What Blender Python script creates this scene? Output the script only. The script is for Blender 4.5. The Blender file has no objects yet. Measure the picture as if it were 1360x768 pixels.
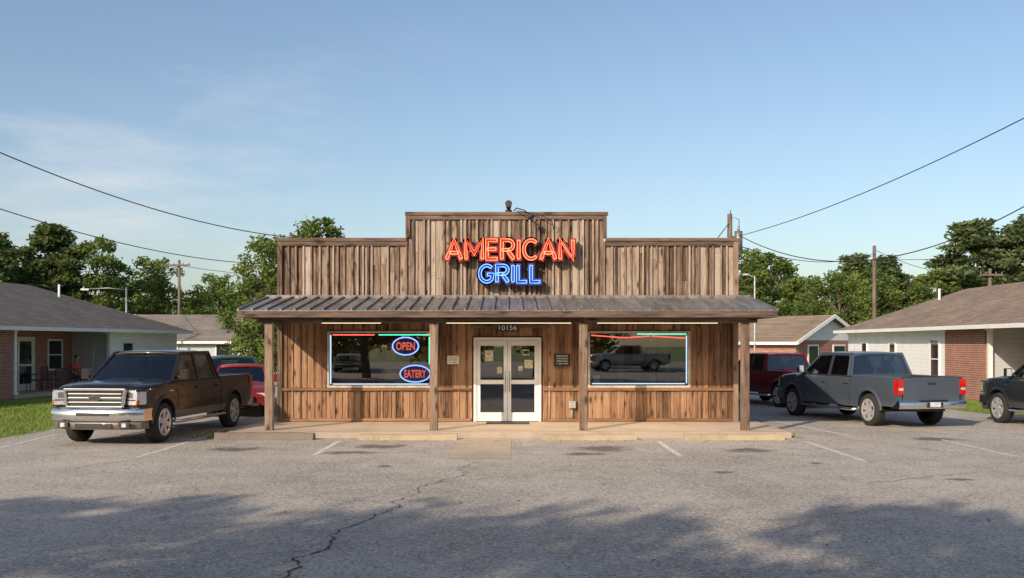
import bpy,bmesh,math,random
from mathutils import Vector,Matrix,noise
R=random.Random(7)
sc=bpy.context.scene
rad=math.radians
SUN_EL=26.0; SUN_AZ=34.0
# ---------------------------------------------------------------- materials
class MT:
    def __init__(s,name):
        s.m=bpy.data.materials.new(name); s.m.use_nodes=True
        s.nt=s.m.node_tree; s.nt.nodes.clear()
        s.out=s.nt.nodes.new('ShaderNodeOutputMaterial')
    def n(s,t,ins=None,**pr):
        nd=s.nt.nodes.new('ShaderNode'+t)
        for k,v in pr.items(): setattr(nd,k,v)
        if ins:
            for k,v in ins.items():
                if isinstance(v,bpy.types.NodeSocket): s.nt.links.new(v,nd.inputs[k])
                else: nd.inputs[k].default_value=v
        return nd
    def ramp(s,fac,stops,interp='LINEAR'):
        nd=s.n('ValToRGB',{0:fac}); cr=nd.color_ramp; cr.interpolation=interp
        while len(cr.elements)<len(stops): cr.elements.new(0.5)
        for e,(p,c) in zip(cr.elements,stops):
            e.position=p; e.color=(c[0],c[1],c[2],1) if hasattr(c,'__len__') else (c,c,c,1)
        return nd.outputs[0]
    def math(s,op,a,b=0.0,c=0.0,clamp=False):
        nd=s.n('Math',{0:a,1:b,2:c},operation=op); nd.use_clamp=clamp; return nd.outputs[0]
    def mix(s,f,a,b,bt='MIX'):
        nd=s.nt.nodes.new('ShaderNodeMix'); nd.data_type='RGBA'; nd.blend_type=bt
        for i,v in ((0,f),(6,a),(7,b)):
            if isinstance(v,bpy.types.NodeSocket): s.nt.links.new(v,nd.inputs[i])
            else: nd.inputs[i].default_value=v if i==0 or len(v)==4 else (*v,1)
        return nd.outputs[2]
    def pos(s,scale=(1,1,1),out='Object'):
        tc=s.n('TexCoord'); mp=s.n('Mapping',{'Vector':tc.outputs[out],'Scale':scale}); return mp.outputs[0]
    def noise(s,vec,scale,detail=4,rough=.55):
        return s.n('TexNoise',{'Vector':vec,'Scale':scale,'Detail':detail,'Roughness':rough}).outputs[0]
    def surf(s,sock): s.nt.links.new(sock,s.out.inputs[0])
    def bsdf(s,**k):
        d={}
        for a,b in k.items(): d[a.replace('_',' ')]=b
        b=s.n('BsdfPrincipled',d); s.surf(b.outputs[0]); return b
    def bump(s,h,strength=.5,dist=.01):
        return s.n('Bump',{'Height':h,'Strength':strength,'Distance':dist}).outputs[0]
def C(c): return (c[0],c[1],c[2],1)
MC={}
def plain(name,c,rough=.6,metal=0.0,var=.25,nscale=6.0,bump=0.0,coat=0.0,bscale=80):
    if name in MC: return MC[name]
    t=MT(name); p=t.pos()
    n1=t.noise(p,nscale,4,.6)
    col=t.ramp(n1,[(.3,[x*(1-var) for x in c]),(.7,[min(1,x*(1+var)) for x in c])])
    b=t.bsdf(Base_Color=col,Roughness=rough,Metallic=metal)
    if coat: b.inputs['Coat Weight'].default_value=coat; b.inputs['Coat Roughness'].default_value=.04
    if bump:
        t.nt.links.new(t.bump(t.noise(p,bscale,3),bump,.01),b.inputs['Normal'])
    MC[name]=t.m; return t.m
def emis(name,c,s):
    if name in MC: return MC[name]
    t=MT(name); e=t.n('Emission',{'Color':C(c),'Strength':s}); t.surf(e.outputs[0]); MC[name]=t.m; return t.m
def carpaint(name,c,metal=.4):
    t=MT(name)
    z=t.n('SeparateXYZ',{0:t.pos()}).outputs[2]
    dust=t.math('MULTIPLY',t.ramp(z,[(.4,1),(.75,0.05)]),t.ramp(t.noise(t.pos(),7,5,.7),[(.35,.05),(.7,.4)]))
    col=t.mix(dust,C(c),(.16,.14,.12,1))
    rg=t.math('MULTIPLY_ADD',dust,.5,.32)
    b=t.bsdf(Base_Color=col,Roughness=rg,Metallic=metal)
    b.inputs['Specular IOR Level'].default_value=.3
    b.inputs['Coat Weight'].default_value=.6; b.inputs['Coat Roughness'].default_value=.04; b.inputs['Coat IOR'].default_value=1.4
    return t.m
def wood(name,stops,rndamt=1.0,knots=True,horizontal=False,rough=.8,kn=1.0):
    t=MT(name); tc=t.n('TexCoord'); at=t.n('Attribute',attribute_name='rnd'); r=at.outputs['Fac']
    off=t.n('CombineXYZ',{0:t.math('MULTIPLY',r,53.0),1:t.math('MULTIPLY',r,31.0),2:t.math('MULTIPLY',r,97.0)})
    mp=t.n('Mapping',{'Vector':tc.outputs['Object'],'Scale':((.5,5,9) if horizontal else (9,5,.5))})
    v=t.n('VectorMath',{0:mp.outputs[0],1:off.outputs[0]},operation='ADD').outputs[0]
    g=t.noise(v,3.2,6,.74)
    g2=t.noise(v,.9,3,.5)
    big=t.noise(tc.outputs['Object'],.8,4,.6)
    f=t.math('MULTIPLY_ADD',t.math('SUBTRACT',g,.5),1.25,.38)
    f=t.math('ADD',f,t.math('MULTIPLY',g2,.35))
    f=t.math('ADD',f,t.math('MULTIPLY',t.math('SUBTRACT',r,.5),.42*rndamt))
    f=t.math('ADD',f,t.math('MULTIPLY',t.math('SUBTRACT',big,.5),.4))
    col=t.ramp(f,stops)
    if knots:
        mk=t.n('Mapping',{'Vector':tc.outputs['Object'],'Scale':((1.6,3,5.5) if horizontal else (5.5,3,2.2))})
        vk=t.n('VectorMath',{0:mk.outputs[0],1:off.outputs[0]},operation='ADD').outputs[0]
        vo=t.n('TexVoronoi',{'Vector':vk,'Scale':1.0}); 
        km=t.ramp(vo.outputs['Distance'],[(.12,1),(.22,.3),(.34,0)])
        col=t.mix(t.math('MULTIPLY',km,.9*kn),col,(.03,.016,.009,1))
    b=t.bsdf(Base_Color=col,Roughness=rough)
    t.nt.links.new(t.bump(g,.8,.015),b.inputs['Normal'])
    return t.m
M_up=wood('weathered_boards',[(.2,(.032,.019,.013)),(.36,(.115,.068,.043)),(.5,(.22,.145,.098)),(.64,(.325,.24,.178)),(.9,(.45,.375,.31))],1.15)
M_low=wood('stained_boards',[(.2,(.035,.017,.010)),(.38,(.13,.064,.032)),(.56,(.25,.128,.067)),(.8,(.38,.225,.13))],1.0)
M_trim=wood('trim_timber',[(.25,(.05,.03,.02)),(.5,(.18,.115,.078)),(.75,(.31,.215,.155))],.6)
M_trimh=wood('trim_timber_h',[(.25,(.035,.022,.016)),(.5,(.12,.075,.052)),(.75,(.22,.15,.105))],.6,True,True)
M_rail=wood('rail_timber',[(.25,(.07,.032,.017)),(.5,(.20,.10,.048)),(.8,(.34,.19,.10))],.6,False,True)
M_side=wood('side_boards',[(.25,(.03,.02,.015)),(.5,(.10,.065,.045)),(.8,(.18,.125,.09))],.6,False,False)
M_gap=plain('dark_gap',(.02,.014,.01),.9)
def metalroof():
    t=MT('porch_metal'); n=t.noise(t.pos((6,.7,1)),1.5,6,.65); n2=t.noise(t.pos((1.2,.5,1)),1.1,4,.6)
    f=t.math('ADD',t.math('MULTIPLY',n,.65),t.math('MULTIPLY',n2,.35))
    col=t.ramp(f,[(.34,(.11,.088,.075)),(.48,(.20,.185,.178)),(.62,(.30,.285,.275))])
    b=t.bsdf(Base_Color=col,Roughness=.5,Metallic=.4); return t.m
M_metal=metalroof()
def concrete(name,c,var=.35):
    t=MT(name); p=t.pos(); n=t.noise(p,1.1,6,.65); n2=t.noise(p,35,4,.7)
    f=t.math('ADD',t.math('MULTIPLY',n,.7),t.math('MULTIPLY',n2,.35))
    col=t.ramp(f,[(.3,[x*(1-var) for x in c]),(.52,c),(.8,[x*(1+var*.6) for x in c])])
    b=t.bsdf(Base_Color=col,Roughness=.9); t.nt.links.new(t.bump(n2,.4,.006),b.inputs['Normal']); return t.m
M_conc=concrete('walk_concrete',(.42,.335,.255))
M_conc2=concrete('stop_concrete',(.40,.305,.20),.6)
M_conc3=concrete('kerb_dark',(.18,.15,.125),.5)
def asphalt():
    t=MT('aged_asphalt'); p=t.pos()
    n1=t.noise(p,.22,4,.6); n2=t.noise(p,1.1,5,.72); n3=t.noise(p,20,5,.85); n4=t.noise(p,75,2,.8)
    vo=t.n('TexVoronoi',{'Vector':p,'Scale':42.0})
    f=t.math('ADD',t.math('MULTIPLY',n1,.6),t.math('MULTIPLY',n2,.5))
    f=t.math('ADD',t.math('SUBTRACT',f,.06),t.math('MULTIPLY',t.math('SUBTRACT',n3,.5),.95))
    f=t.math('ADD',f,t.math('MULTIPLY',t.math('SUBTRACT',n4,.5),.8))
    col=t.ramp(f,[(.12,(.135,.115,.098)),(.34,(.31,.27,.232)),(.52,(.44,.388,.338)),(.78,(.62,.56,.50))])
    agg=t.n('SeparateColor',{0:vo.outputs['Color']}).outputs[0]
    col=t.mix(t.ramp(agg,[(.86,0),(.9,.55)]),col,(.74,.69,.62,1))
    col=t.mix(t.ramp(agg,[(.14,.55),(.18,0)]),col,(.10,.085,.073,1))
    wob=t.n('TexNoise',{'Vector':p,'Scale':1.6,'Detail':3.0})
    pd=t.n('Mapping',{'Vector':p,'Scale':(.2,.2,.2)}).outputs[0]
    vv=t.n('VectorMath',{0:pd,1:t.n('VectorMath',{0:wob.outputs['Color'],1:(.14,.14,.0)},operation='MULTIPLY').outputs[0]},operation='ADD').outputs[0]
    cr=t.n('TexVoronoi',{'Vector':vv,'Scale':.8},feature='DISTANCE_TO_EDGE').outputs['Distance']
    ck=t.math('MULTIPLY',t.ramp(cr,[(.0,1),(.003,0)]),t.ramp(n1,[(.5,0),(.6,.6)]))
    col=t.mix(ck,col,(.08,.07,.06,1))
    spots=[(1.71,18.9,.62,.6),(1.3,18.0,.45,.3),(-2.5,19.3,.6,.45),(-3.0,18.2,.6,.3),(4.45,18.6,.5,.5),(3.26,15.4,.2,.2),(-5.2,18.8,.55,.45),(-2.1,16.2,.16,.15),
           (5.1,16.6,.18,.22),(6.6,14.6,.3,.15),(-.9,18.6,.2,.2),(8.8,20.8,.6,.5)]
    tot=None
    wn=t.n('TexNoise',{'Vector':p,'Scale':2.6,'Detail':4.0,'Roughness':.7}).outputs[0]
    wz=t.math('MULTIPLY',t.math('SUBTRACT',wn,.5),2.4)
    for (x,y,rx,ry) in spots:
        d=t.n('VectorMath',{0:p,1:(x,y,0)},operation='SUBTRACT').outputs[0]
        d=t.n('VectorMath',{0:d,1:(1/rx,1/ry,0)},operation='MULTIPLY').outputs[0]
        l=t.n('VectorMath',{0:d},operation='LENGTH').outputs['Value']
        tot=l if tot is None else t.math('MINIMUM',tot,l)
    k=t.ramp(t.math('ADD',tot,wz),[(.45,.85),(1.15,0)])
    col=t.mix(k,col,(.10,.075,.058,1))
    b=t.bsdf(Base_Color=col,Roughness=.88)
    hb=t.math('ADD',t.math('MULTIPLY',n3,.6),t.math('MULTIPLY',n4,.6))
    t.nt.links.new(t.bump(hb,.9,.02),b.inputs['Normal']); return t.m
M_asph=asphalt()
def grassm():
    t=MT('grass'); p=t.pos(); n=t.noise(p,.6,5,.7); n2=t.noise(p,14,4,.7)
    f=t.math('ADD',t.math('MULTIPLY',n,.6),t.math('MULTIPLY',n2,.4))
    col=t.ramp(f,[(.3,(.07,.12,.02)),(.5,(.15,.22,.045)),(.68,(.28,.29,.09))])
    b=t.bsdf(Base_Color=col,Roughness=.95); t.nt.links.new(t.bump(n2,.8,.03),b.inputs['Normal']); return t.m
M_grass=grassm()
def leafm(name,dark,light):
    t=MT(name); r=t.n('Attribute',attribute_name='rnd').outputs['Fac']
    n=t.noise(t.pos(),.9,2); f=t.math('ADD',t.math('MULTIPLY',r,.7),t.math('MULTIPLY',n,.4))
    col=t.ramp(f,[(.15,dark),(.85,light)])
    d=t.n('BsdfDiffuse',{'Color':col}); tr=t.n('BsdfTranslucent',{'Color':t.mix(.5,col,(.16,.2,.02,1))})
    mx=t.n('MixShader',{0:.35,1:d.outputs[0],2:tr.outputs[0]}); t.surf(mx.outputs[0]); return t.m
M_leaf=leafm('foliage_deciduous',(.04,.072,.02),(.19,.25,.07))
M_leaf2=leafm('foliage_pine',(.035,.062,.027),(.15,.19,.08))
M_blade=leafm('grass_blades',(.08,.15,.025),(.32,.38,.10))
M_bark=plain('bark',(.13,.095,.07),.95,var=.5,nscale=12)
def brickm():
    t=MT('red_brick'); tc=t.n('TexCoord'); s=t.n('SeparateXYZ',{0:tc.outputs['Object']})
    v=t.n('CombineXYZ',{0:t.math('ADD',s.outputs[0],s.outputs[1]),1:s.outputs[2]})
    b=t.n('TexBrick',{'Vector':v.outputs[0],'Color1':(.42,.12,.065,1),'Color2':(.24,.07,.045,1),'Mortar':(.42,.36,.31,1),'Scale':1.0,'Mortar Size':.011,'Brick Width':.215,'Row Height':.078,'Bias':-.1})
    n=t.noise(t.pos(),1.5,5); col=t.mix(.5,b.outputs[0],t.ramp(n,[(.3,(.6,.6,.6)),(.7,(1,1,1))]),'MULTIPLY')
    t.bsdf(Base_Color=col,Roughness=.9); return t.m
M_brick=brickm()
def shingles(name,c):
    t=MT(name); tc=t.n('TexCoord'); s=t.n('SeparateXYZ',{0:tc.outputs['Object']})
    v=t.n('CombineXYZ',{0:t.math('ADD',t.math('MULTIPLY',s.outputs[0],.3),s.outputs[1]),1:s.outputs[2]})
    b=t.n('TexBrick',{'Vector':v.outputs[0],'Color1':C(c),'Color2':C([x*.7 for x in c]),'Mortar':C([x*.4 for x in c]),'Scale':1.0,'Mortar Size':.008,'Brick Width':.32,'Row Height':.07})
    n=t.noise(t.pos(),.7,6,.7); col=t.mix(.8,b.outputs[0],t.ramp(n,[(.3,(.6,.6,.6)),(.7,(1.15,1.1,1.05))]),'MULTIPLY')
    t.bsdf(Base_Color=col,Roughness=.95); return t.m
M_shA=shingles('shingles_grey',(.165,.145,.135)); M_shB=shingles('shingles_tan',(.33,.25,.19)); M_shC=shingles('shingles_lightgrey',(.26,.23,.21))
def siding(name,c):
    t=MT(name); s=t.n('SeparateXYZ',{0:t.pos()}); fr=t.math('FRACT',t.math('MULTIPLY',s.outputs[2],6.5))
    col=t.mix(t.ramp(fr,[(.0,.5),(.12,0)]),C(c),C([x*.45 for x in c]))
    n=t.noise(t.pos(),2,5,.6); col=t.mix(.3,col,t.ramp(n,[(.3,(.6,.58,.55)),(.7,(1,1,1))]),'MULTIPLY')
    b=t.bsdf(Base_Color=col,Roughness=.6); t.nt.links.new(t.bump(fr,.5,.015),b.inputs['Normal']); return t.m
M_sidW=siding('white_siding',(.86,.86,.87)); M_sidG=siding('grey_siding',(.52,.53,.55))
M_white=plain('white_paint',(.78,.77,.75),.45,var=.08)
M_alu=plain('door_white',(.74,.73,.71),.4,var=.06)
def linem():
    t=MT('worn_line_paint'); n=t.noise(t.pos(),9,6,.75); n2=t.noise(t.pos(),60,3)
    f=t.math('ADD',t.math('MULTIPLY',n,.7),t.math('MULTIPLY',n2,.35))
    col=t.ramp(f,[(.46,(.39,.345,.3)),(.6,(.78,.75,.69))]); t.bsdf(Base_Color=col,Roughness=.85); return t.m
M_line=linem()
def glassm(name,tint,refl,rough=0.0):
    t=MT(name); fr=t.n('Fresnel',{'IOR':1.5}).outputs[0]; f=t.math('ADD',t.math('MULTIPLY',fr,1.3),refl,clamp=True)
    tr=t.n('BsdfTransparent',{'Color':C(tint)}); g=t.n('BsdfGlossy',{'Color':(.95,.97,1,1),'Roughness':rough})
    mx=t.n('MixShader',{0:f,1:tr.outputs[0],2:g.outputs[0]}); t.surf(mx.outputs[0]); return t.m
M_glass=glassm('window_glass',(.7,.72,.7),.12); M_cglass=glassm('vehicle_glass',(.18,.20,.20),.03)
M_dkglass=plain('house_glass',(.02,.025,.03),.05,var=.1)
M_tire=plain('tire_rubber',(.022,.021,.02),.85,bump=.3); M_dark=plain('dark_plastic',(.025,.025,.026),.6); M_chrome=plain('chrome',(.80,.79,.78),.16,1.0,var=.05)
M_alloy=plain('alloy_wheel',(.68,.68,.68),.32,.6,var=.08); M_lens=plain('headlamp_lens',(.70,.72,.73),.08,.4,var=.25,nscale=25,coat=1.0); M_tail=plain('tail_lamp_red',(.5,.012,.01),.15,coat=1.0)
M_amber=plain('amber_lens',(.7,.2,.03),.2); M_plate=plain('plate_white',(.6,.62,.66),.5); M_int=plain('interior_fabric',(.05,.047,.044),.9)
M_black=plain('black_sign',(.02,.02,.02),.4); M_steel=plain('galv_steel',(.3,.3,.3),.5,.8)
# ---------------------------------------------------------------- mesh builder
class MB:
    def __init__(s): s.bm=bmesh.new(); s.cl=s.bm.loops.layers.float_color.new('rnd'); s.r=.5; s.m=0; s.sm=False
    def face(s,vs):
        try: f=s.bm.faces.new(vs)
        except ValueError: return None
        f.material_index=s.m; f.smooth=s.sm
        for l in f.loops: l[s.cl]=(s.r,s.r,s.r,1)
        return f
    def poly(s,pts): return s.face([s.bm.verts.new(p) for p in pts])
    def box(s,x0,x1,y0,y1,z0,z1,M=None):
        c=[Vector((x,y,z)) for x in (x0,x1) for y in (y0,y1) for z in (z0,z1)]
        if M: c=[M@p for p in c]
        v=[s.bm.verts.new(p) for p in c]
        for q in ((0,1,3,2),(4,6,7,5),(0,4,5,1),(2,3,7,6),(0,2,6,4),(1,5,7,3)): s.face([v[i] for i in q])
    def beam(s,a,b,w,h,up=(0,0,1)):
        a=Vector(a);b=Vector(b);d=(b-a).normalized(); u=Vector(up)
        sd=d.cross(u).normalized(); u=sd.cross(d)
        v=[s.bm.verts.new(p+sd*i*w/2+u*j*h/2) for p in (a,b) for i,j in ((-1,-1),(1,-1),(1,1),(-1,1))]
        for q in ((0,1,2,3),(7,6,5,4),(0,4,5,1),(1,5,6,2),(2,6,7,3),(3,7,4,0)): s.face([v[i] for i in q])
    def tube(s,pts,r,n=8,caps=True):
        pts=[Vector(p) for p in pts]; rs=r if hasattr(r,'__len__') else [r]*len(pts); rings=[]
        pu=None
        for i,p in enumerate(pts):
            d=(pts[min(i+1,len(pts)-1)]-pts[max(i-1,0)]).normalized()
            if pu is None: pu=Vector((0,0,1)) if abs(d.z)<.9 else Vector((1,0,0))
            a=d.cross(pu).normalized(); b=d.cross(a).normalized(); pu=a.cross(d)
            rings.append([s.bm.verts.new(p+(a*math.cos(t)+b*math.sin(t))*rs[i]) for t in [2*math.pi*k/n for k in range(n)]])
        sm=s.sm; s.sm=True
        for A,B in zip(rings,rings[1:]):
            for k in range(n): s.face([A[k],A[(k+1)%n],B[(k+1)%n],B[k]])
        s.sm=sm
        if caps: s.face(rings[0][::-1]); s.face(rings[-1])
    def grid(s,f,nu,nv,closed=False):
        g=[[s.bm.verts.new(f(i/nu,j/nv)) for j in range(nv+1)] for i in range(nu+1)]
        for i in range(nu):
            for j in range(nv): s.face([g[i][j],g[i+1][j],g[i+1][j+1],g[i][j+1]])
        return g
    def lathe(s,c,prof,n=28,axis='y'):
        rings=[]
        for (r,h) in prof:
            rings.append([s.bm.verts.new(Vector(c)+Vector((r*math.cos(t),h,r*math.sin(t)))) for t in [2*math.pi*k/n for k in range(n)]])
        sm=s.sm; s.sm=True
        for A,B in zip(rings,rings[1:]):
            for k in range(n): s.face([A[k],A[(k+1)%n],B[(k+1)%n],B[k]])
        s.sm=sm
    def sphere(s,c,rx,ry,rz,n=12):
        c=Vector(c); sm=s.sm; s.sm=True
        s.grid(lambda u,v:c+Vector((rx*math.sin(math.pi*(.001+u*.998))*math.cos(2*math.pi*v),ry*math.sin(math.pi*(.001+u*.998))*math.sin(2*math.pi*v),rz*math.cos(math.pi*u))),n,n)
        s.sm=sm
    def done(s,name,parent,mats,bevel=0,seg=2,normals=True,ang=35,split=0):
        if normals: bmesh.ops.recalc_face_normals(s.bm,faces=s.bm.faces[:])
        if split:
            for e in s.bm.edges:
                if len(e.link_faces)==2 and e.calc_face_angle(0)>rad(split): e.smooth=False
        me=bpy.data.meshes.new(name); s.bm.to_mesh(me); s.bm.free()
        for m in mats: me.materials.append(m)
        o=bpy.data.objects.new(name,me); sc.collection.objects.link(o); o.parent=parent
        if bevel:
            b=o.modifiers.new('b','BEVEL'); b.width=bevel; b.segments=seg; b.limit_method='ANGLE'; b.angle_limit=rad(ang)
        return o
def group(name,loc=(0,0,0),rz=0,s=1.0):
    e=bpy.data.objects.new(name,None); sc.collection.objects.link(e); e.location=loc; e.rotation_euler=(0,0,rz); e.scale=(s,s,s); e.empty_display_size=.2
    return e
def text_obj(name,body,parent,mat,x,y,z,width=None,height=None,extrude=0,offset=0,bevel=0,outline=False,rz=0):
    cu=bpy.data.curves.new(name,'FONT'); cu.body=body; cu.size=1; cu.extrude=extrude; cu.offset=offset; cu.space_character=1.06
    if outline: cu.fill_mode='NONE'
    cu.bevel_depth=bevel; cu.bevel_resolution=1; cu.resolution_u=6
    o=bpy.data.objects.new(name+'_t',cu); sc.collection.objects.link(o)
    bpy.context.view_layer.update(); dg=bpy.context.evaluated_depsgraph_get()
    me=bpy.data.meshes.new_from_object(o.evaluated_get(dg)); bpy.data.objects.remove(o)
    xs=[v.co.x for v in me.vertices]; ys=[v.co.y for v in me.vertices]
    cx=(min(xs)+max(xs))/2; cy=(min(ys)+max(ys))/2; w=max(xs)-min(xs); h=max(ys)-min(ys)
    sx=width/w if width else height/h; sy=height/h if height else sx
    sd=(sx+sy)/2 if (extrude or bevel) else 1
    for v in me.vertices: v.co=Vector(((v.co.x-cx)*sx,-v.co.z*sd,(v.co.y-cy)*sy))
    me.materials.clear(); me.materials.append(mat)
    for p in me.polygons: p.material_index=0
    ob=bpy.data.objects.new(name,me); sc.collection.objects.link(ob); ob.parent=parent; ob.location=(x,y,z); ob.rotation_euler=(0,0,rz); return ob
# ---------------------------------------------------------------- ground
def sheet(name,pts,z,mat):
    b=MB(); b.poly([(x,y,z) for x,y in pts]); return b.done(name,None,[mat],normals=False)
sheet('ground',[(-900,-500),(900,-500),(900,1500),(-900,1500)],-.012,M_grass)
lot=[(-70,-60),(70,-60),(70,19),(40,22),(24,24.5),(14.6,26.6),(13.4,28.2),(13.1,31),(13.3,62),(-12.6,62),(-12.4,40),(-11.6,30),(-11.0,25.5),(-10.6,22.6),(-10.75,20.9),(-11.4,19.9),(-14,19.2),(-70,17.5)]
sheet('parking_lot',lot,0.0,M_asph)
b=MB()
for (x,y0,y1,a) in [(-6.55,17.4,21.8,0),(-3.53,17.7,20.3,0),(2.98,17.6,20.3,0),(5.97,16.8,20.3,0),(-9.75,18.6,21.8,4),(7.3,21.5,29,8),(11.2,19.8,27.5,14),(8.9,17.6,20.6,0)]:
    n=14; da=math.tan(rad(a)); 
    for k in range(n):
        f0=y0+(y1-y0)*k/n; f1=y0+(y1-y0)*(k+1)/n
        b.poly([(x-.05-(f0-y0)*da,f0,.004),(x+.05-(f0-y0)*da,f0,.004),(x+.05-(f1-y0)*da,f1,.004),(x-.05-(f1-y0)*da,f1,.004)])
b.done('parking_lines',None,[M_line],normals=False)
b=MB(); b.poly([(-1.12,17.2,.005),(-.02,17.2,.005),(-.02,20.98,.005),(-1.12,20.98,.005)]); b.done('concrete_patch',None,[M_conc],normals=False)
def crack(b,pts,w,seed):
    r=random.Random(seed); P=[Vector((x,y,0)) for x,y in pts]
    for it in range(5):
        Q=[P[0]]
        for a,c in zip(P,P[1:]):
            m=(a+c)/2; L=(c-a).length; d=(c-a).normalized(); m+=Vector((-d.y,d.x,0))*r.uniform(-.17,.17)*L; Q+=[m,c]
        P=Q
    pl=None
    for i,p in enumerate(P):
        d=(P[min(i+1,len(P)-1)]-P[max(i-1,0)]).normalized(); nn=Vector((-d.y,d.x,0)); ww=w*r.uniform(.2,1.2)*(1-.7*i/len(P))
        q=(p+nn*ww+Vector((0,0,.006)),p-nn*ww+Vector((0,0,.006)))
        if pl: b.poly([pl[0],pl[1],q[1],q[0]])
        pl=q
b=MB()
crack(b,[(-2.15,7.2),(-1.92,8.5),(-1.82,10),(-1.62,11.3),(-1.51,12.5),(-1.03,14.4),(-.5,16.6)],.019,1)
crack(b,[(-1.51,12.5),(-2.6,13.1),(-4.3,13.6),(-6.3,15.4)],.006,2)
crack(b,[(-1.62,11.3),(.3,11.8),(2.4,11.2),(4.9,12.2),(8,12.0)],.006,3)
crack(b,[(-6.4,17.3),(-6.9,15.8),(-8.3,14.8)],.008,4)
crack(b,[(-1.03,14.4),(-.2,14.9),(1.0,16.6),(1.1,18)],.008,7)
b.done('pavement_cracks',None,[plain('crack_dark',(.06,.05,.043),.95)],normals=False)
r=random.Random(21); b=MB()
for k in range(420):
    if r.random()<.6: x=r.uniform(-7,7); y=20.5-abs(r.gauss(0,.35))
    else: x=r.uniform(-10,11); y=r.uniform(9,20)
    a=r.uniform(0,6.28); s_=r.uniform(.012,.035); c_,d_=math.cos(a)*s_,math.sin(a)*s_
    b.r=r.random(); b.poly([(x+c_,y+d_,.008),(x-d_*.6,y+c_*.6,.012),(x-c_,y-d_,.018),(x+d_*.6,y-c_*.6,.010)])
b.done('fallen_leaves',None,[plain('dead_leaf',(.16,.10,.05),.9,var=.5)],normals=False)
def blades(name,n,fx,seed,hh=.07):
    r=random.Random(seed); vs=[];fs=[];cs=[]
    for i in range(n):
        p=fx(r)
        if p is None: continue
        x,y=p; a=r.uniform(0,6.28); h=hh*r.uniform(.4,1.3); w=.012; l=r.uniform(-.04,.04)
        k=len(vs); vs+=[(x-math.cos(a)*w,y-math.sin(a)*w,-.012),(x+math.cos(a)*w,y+math.sin(a)*w,-.012),(x+l,y+l*.5,h)]; fs.append((k,k+1,k+2)); cs.append(r.random())
    me=bpy.data.meshes.new(name); me.from_pydata(vs,[],fs); at=me.color_attributes.new('rnd','FLOAT_COLOR','CORNER')
    at.data.foreach_set('color',[c for v in cs for _ in range(3) for c in (v,v,v,1)]); me.materials.append(M_blade)
    o=bpy.data.objects.new(name,me); sc.collection.objects.link(o)
def lawnL(r):
    x=r.uniform(-19,-10.4); y=r.uniform(19,34)
    if x>-10.9-max(0,(y-22))*.08: 
        return None if r.random()<.93 else (x,y)
    if y<19.9+ .25*max(0,x+12.5)+(0 if x>-14 else -.4): return None if r.random()<.8 else (x,y)
    return x,y
blades('lawn_grass',26000,lawnL,5)
blades('lawn_grass',7000,lambda r:(r.uniform(13.35,16),r.uniform(28.5,46)),6)
blades('weeds',500,lambda r:(-6.2+abs(r.gauss(0,.4))*r.choice((-1,1)),r.uniform(20.8,22.6)) ,9,.08)
blades('weeds',120,lambda r:(5.95+abs(r.gauss(0,.12)),r.uniform(20.7,23.6)) ,10,.07)
# ---------------------------------------------------------------- restaurant
rest=group('wooden_restaurant',(0,23.9,0))
secs=[(-5.57,-4.45,[(.12,3.0)]),(-4.45,-1.89,[(.12,.92),(2.31,3.0)]),(-1.89,-.95,[(.12,3.0)]),(-.95,.73,[(2.17,3.0)]),(.73,1.80,[(.12,3.0)]),(1.80,4.29,[(.12,.92),(2.31,3.0)]),(4.29,5.37,[(.12,3.0)])]
low=MB(); back=MB()
for x0,x1,iv in secs:
    for z0,z1 in iv: back.box(x0,x1,.02,.14,z0,z1)
    n=max(3,round((x1-x0)/.165)); ws=[R.uniform(.7,1.3) for _ in range(n)]; tw=sum(ws); x=x0
    for w in ws:
        w=w/tw*(x1-x0)
        for z0,z1 in iv:
            low.r=R.random(); yo=R.uniform(-.012,.0)
            low.box(x+.004,x+w-.004,yo-.012,.019,z0,z1)
            if R.random()<.8:
                low.r=R.random(); low.box(x-.02,x+.02,-.045,-.026,z0+R.uniform(0,.01),z1)
        x+=w
low.done('lower_siding',rest,[M_low],.003,1)
back.box(-5.57,5.37,.02,.14,3.0,4.42); back.box(-2.46,2.2,.02,.14,4.42,5.04)
back.done('wall_backing',rest,[M_gap])
up=MB(); x=-5.56
while x<5.36:
    w=R.choice([.10,.13,.16,.19])*R.uniform(.9,1.1); w=min(w,5.36-x)
    if w<.04: break
    mid=x+w/2; z1=5.06 if -2.46<mid<2.2 else 4.44
    up.r=R.random(); yo=R.uniform(-.025,0); zs=[3.0]
    if R.random()<.4: zs.append(R.uniform(3.5,4.2))
    zs.append(z1)
    for a,c in zip(zs,zs[1:]):
        up.r=min(1,max(0,up.r+R.uniform(-.25,.25))); up.box(x+.007,x+w-.007,yo-.012,.019,a+.002,c-.002)
    if R.random()<.85: up.r=R.random(); up.box(x-.022,x+.022,-.072,-.042,3.0,z1-.002)
    x+=w
up.done('upper_siding',rest,[M_up],.003,1)
tr=MB()
def tb(*a): tr.r=R.random(); tr.box(*a)
tr.m=1
tb(-5.66,-2.52,-.11,.2,4.44,4.52); tb(2.26,5.46,-.11,.2,4.44,4.52); tb(-2.56,2.30,-.11,.2,5.065,5.14)
tb(-5.6,-2.5,-.085,-.03,4.33,4.437); tb(2.24,5.4,-.085,-.03,4.33,4.437); tb(-2.44,2.18,-.085,-.03,4.96,5.06)
tr.m=0
tb(-5.62,-5.5,-.09,.1,.12,4.437); tb(5.3,5.42,-.09,.1,.12,4.437); tb(-2.53,-2.44,-.09,.1,4.525,5.063); tb(2.18,2.27,-.09,.1,4.525,5.063)
tr.m=2
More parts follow.
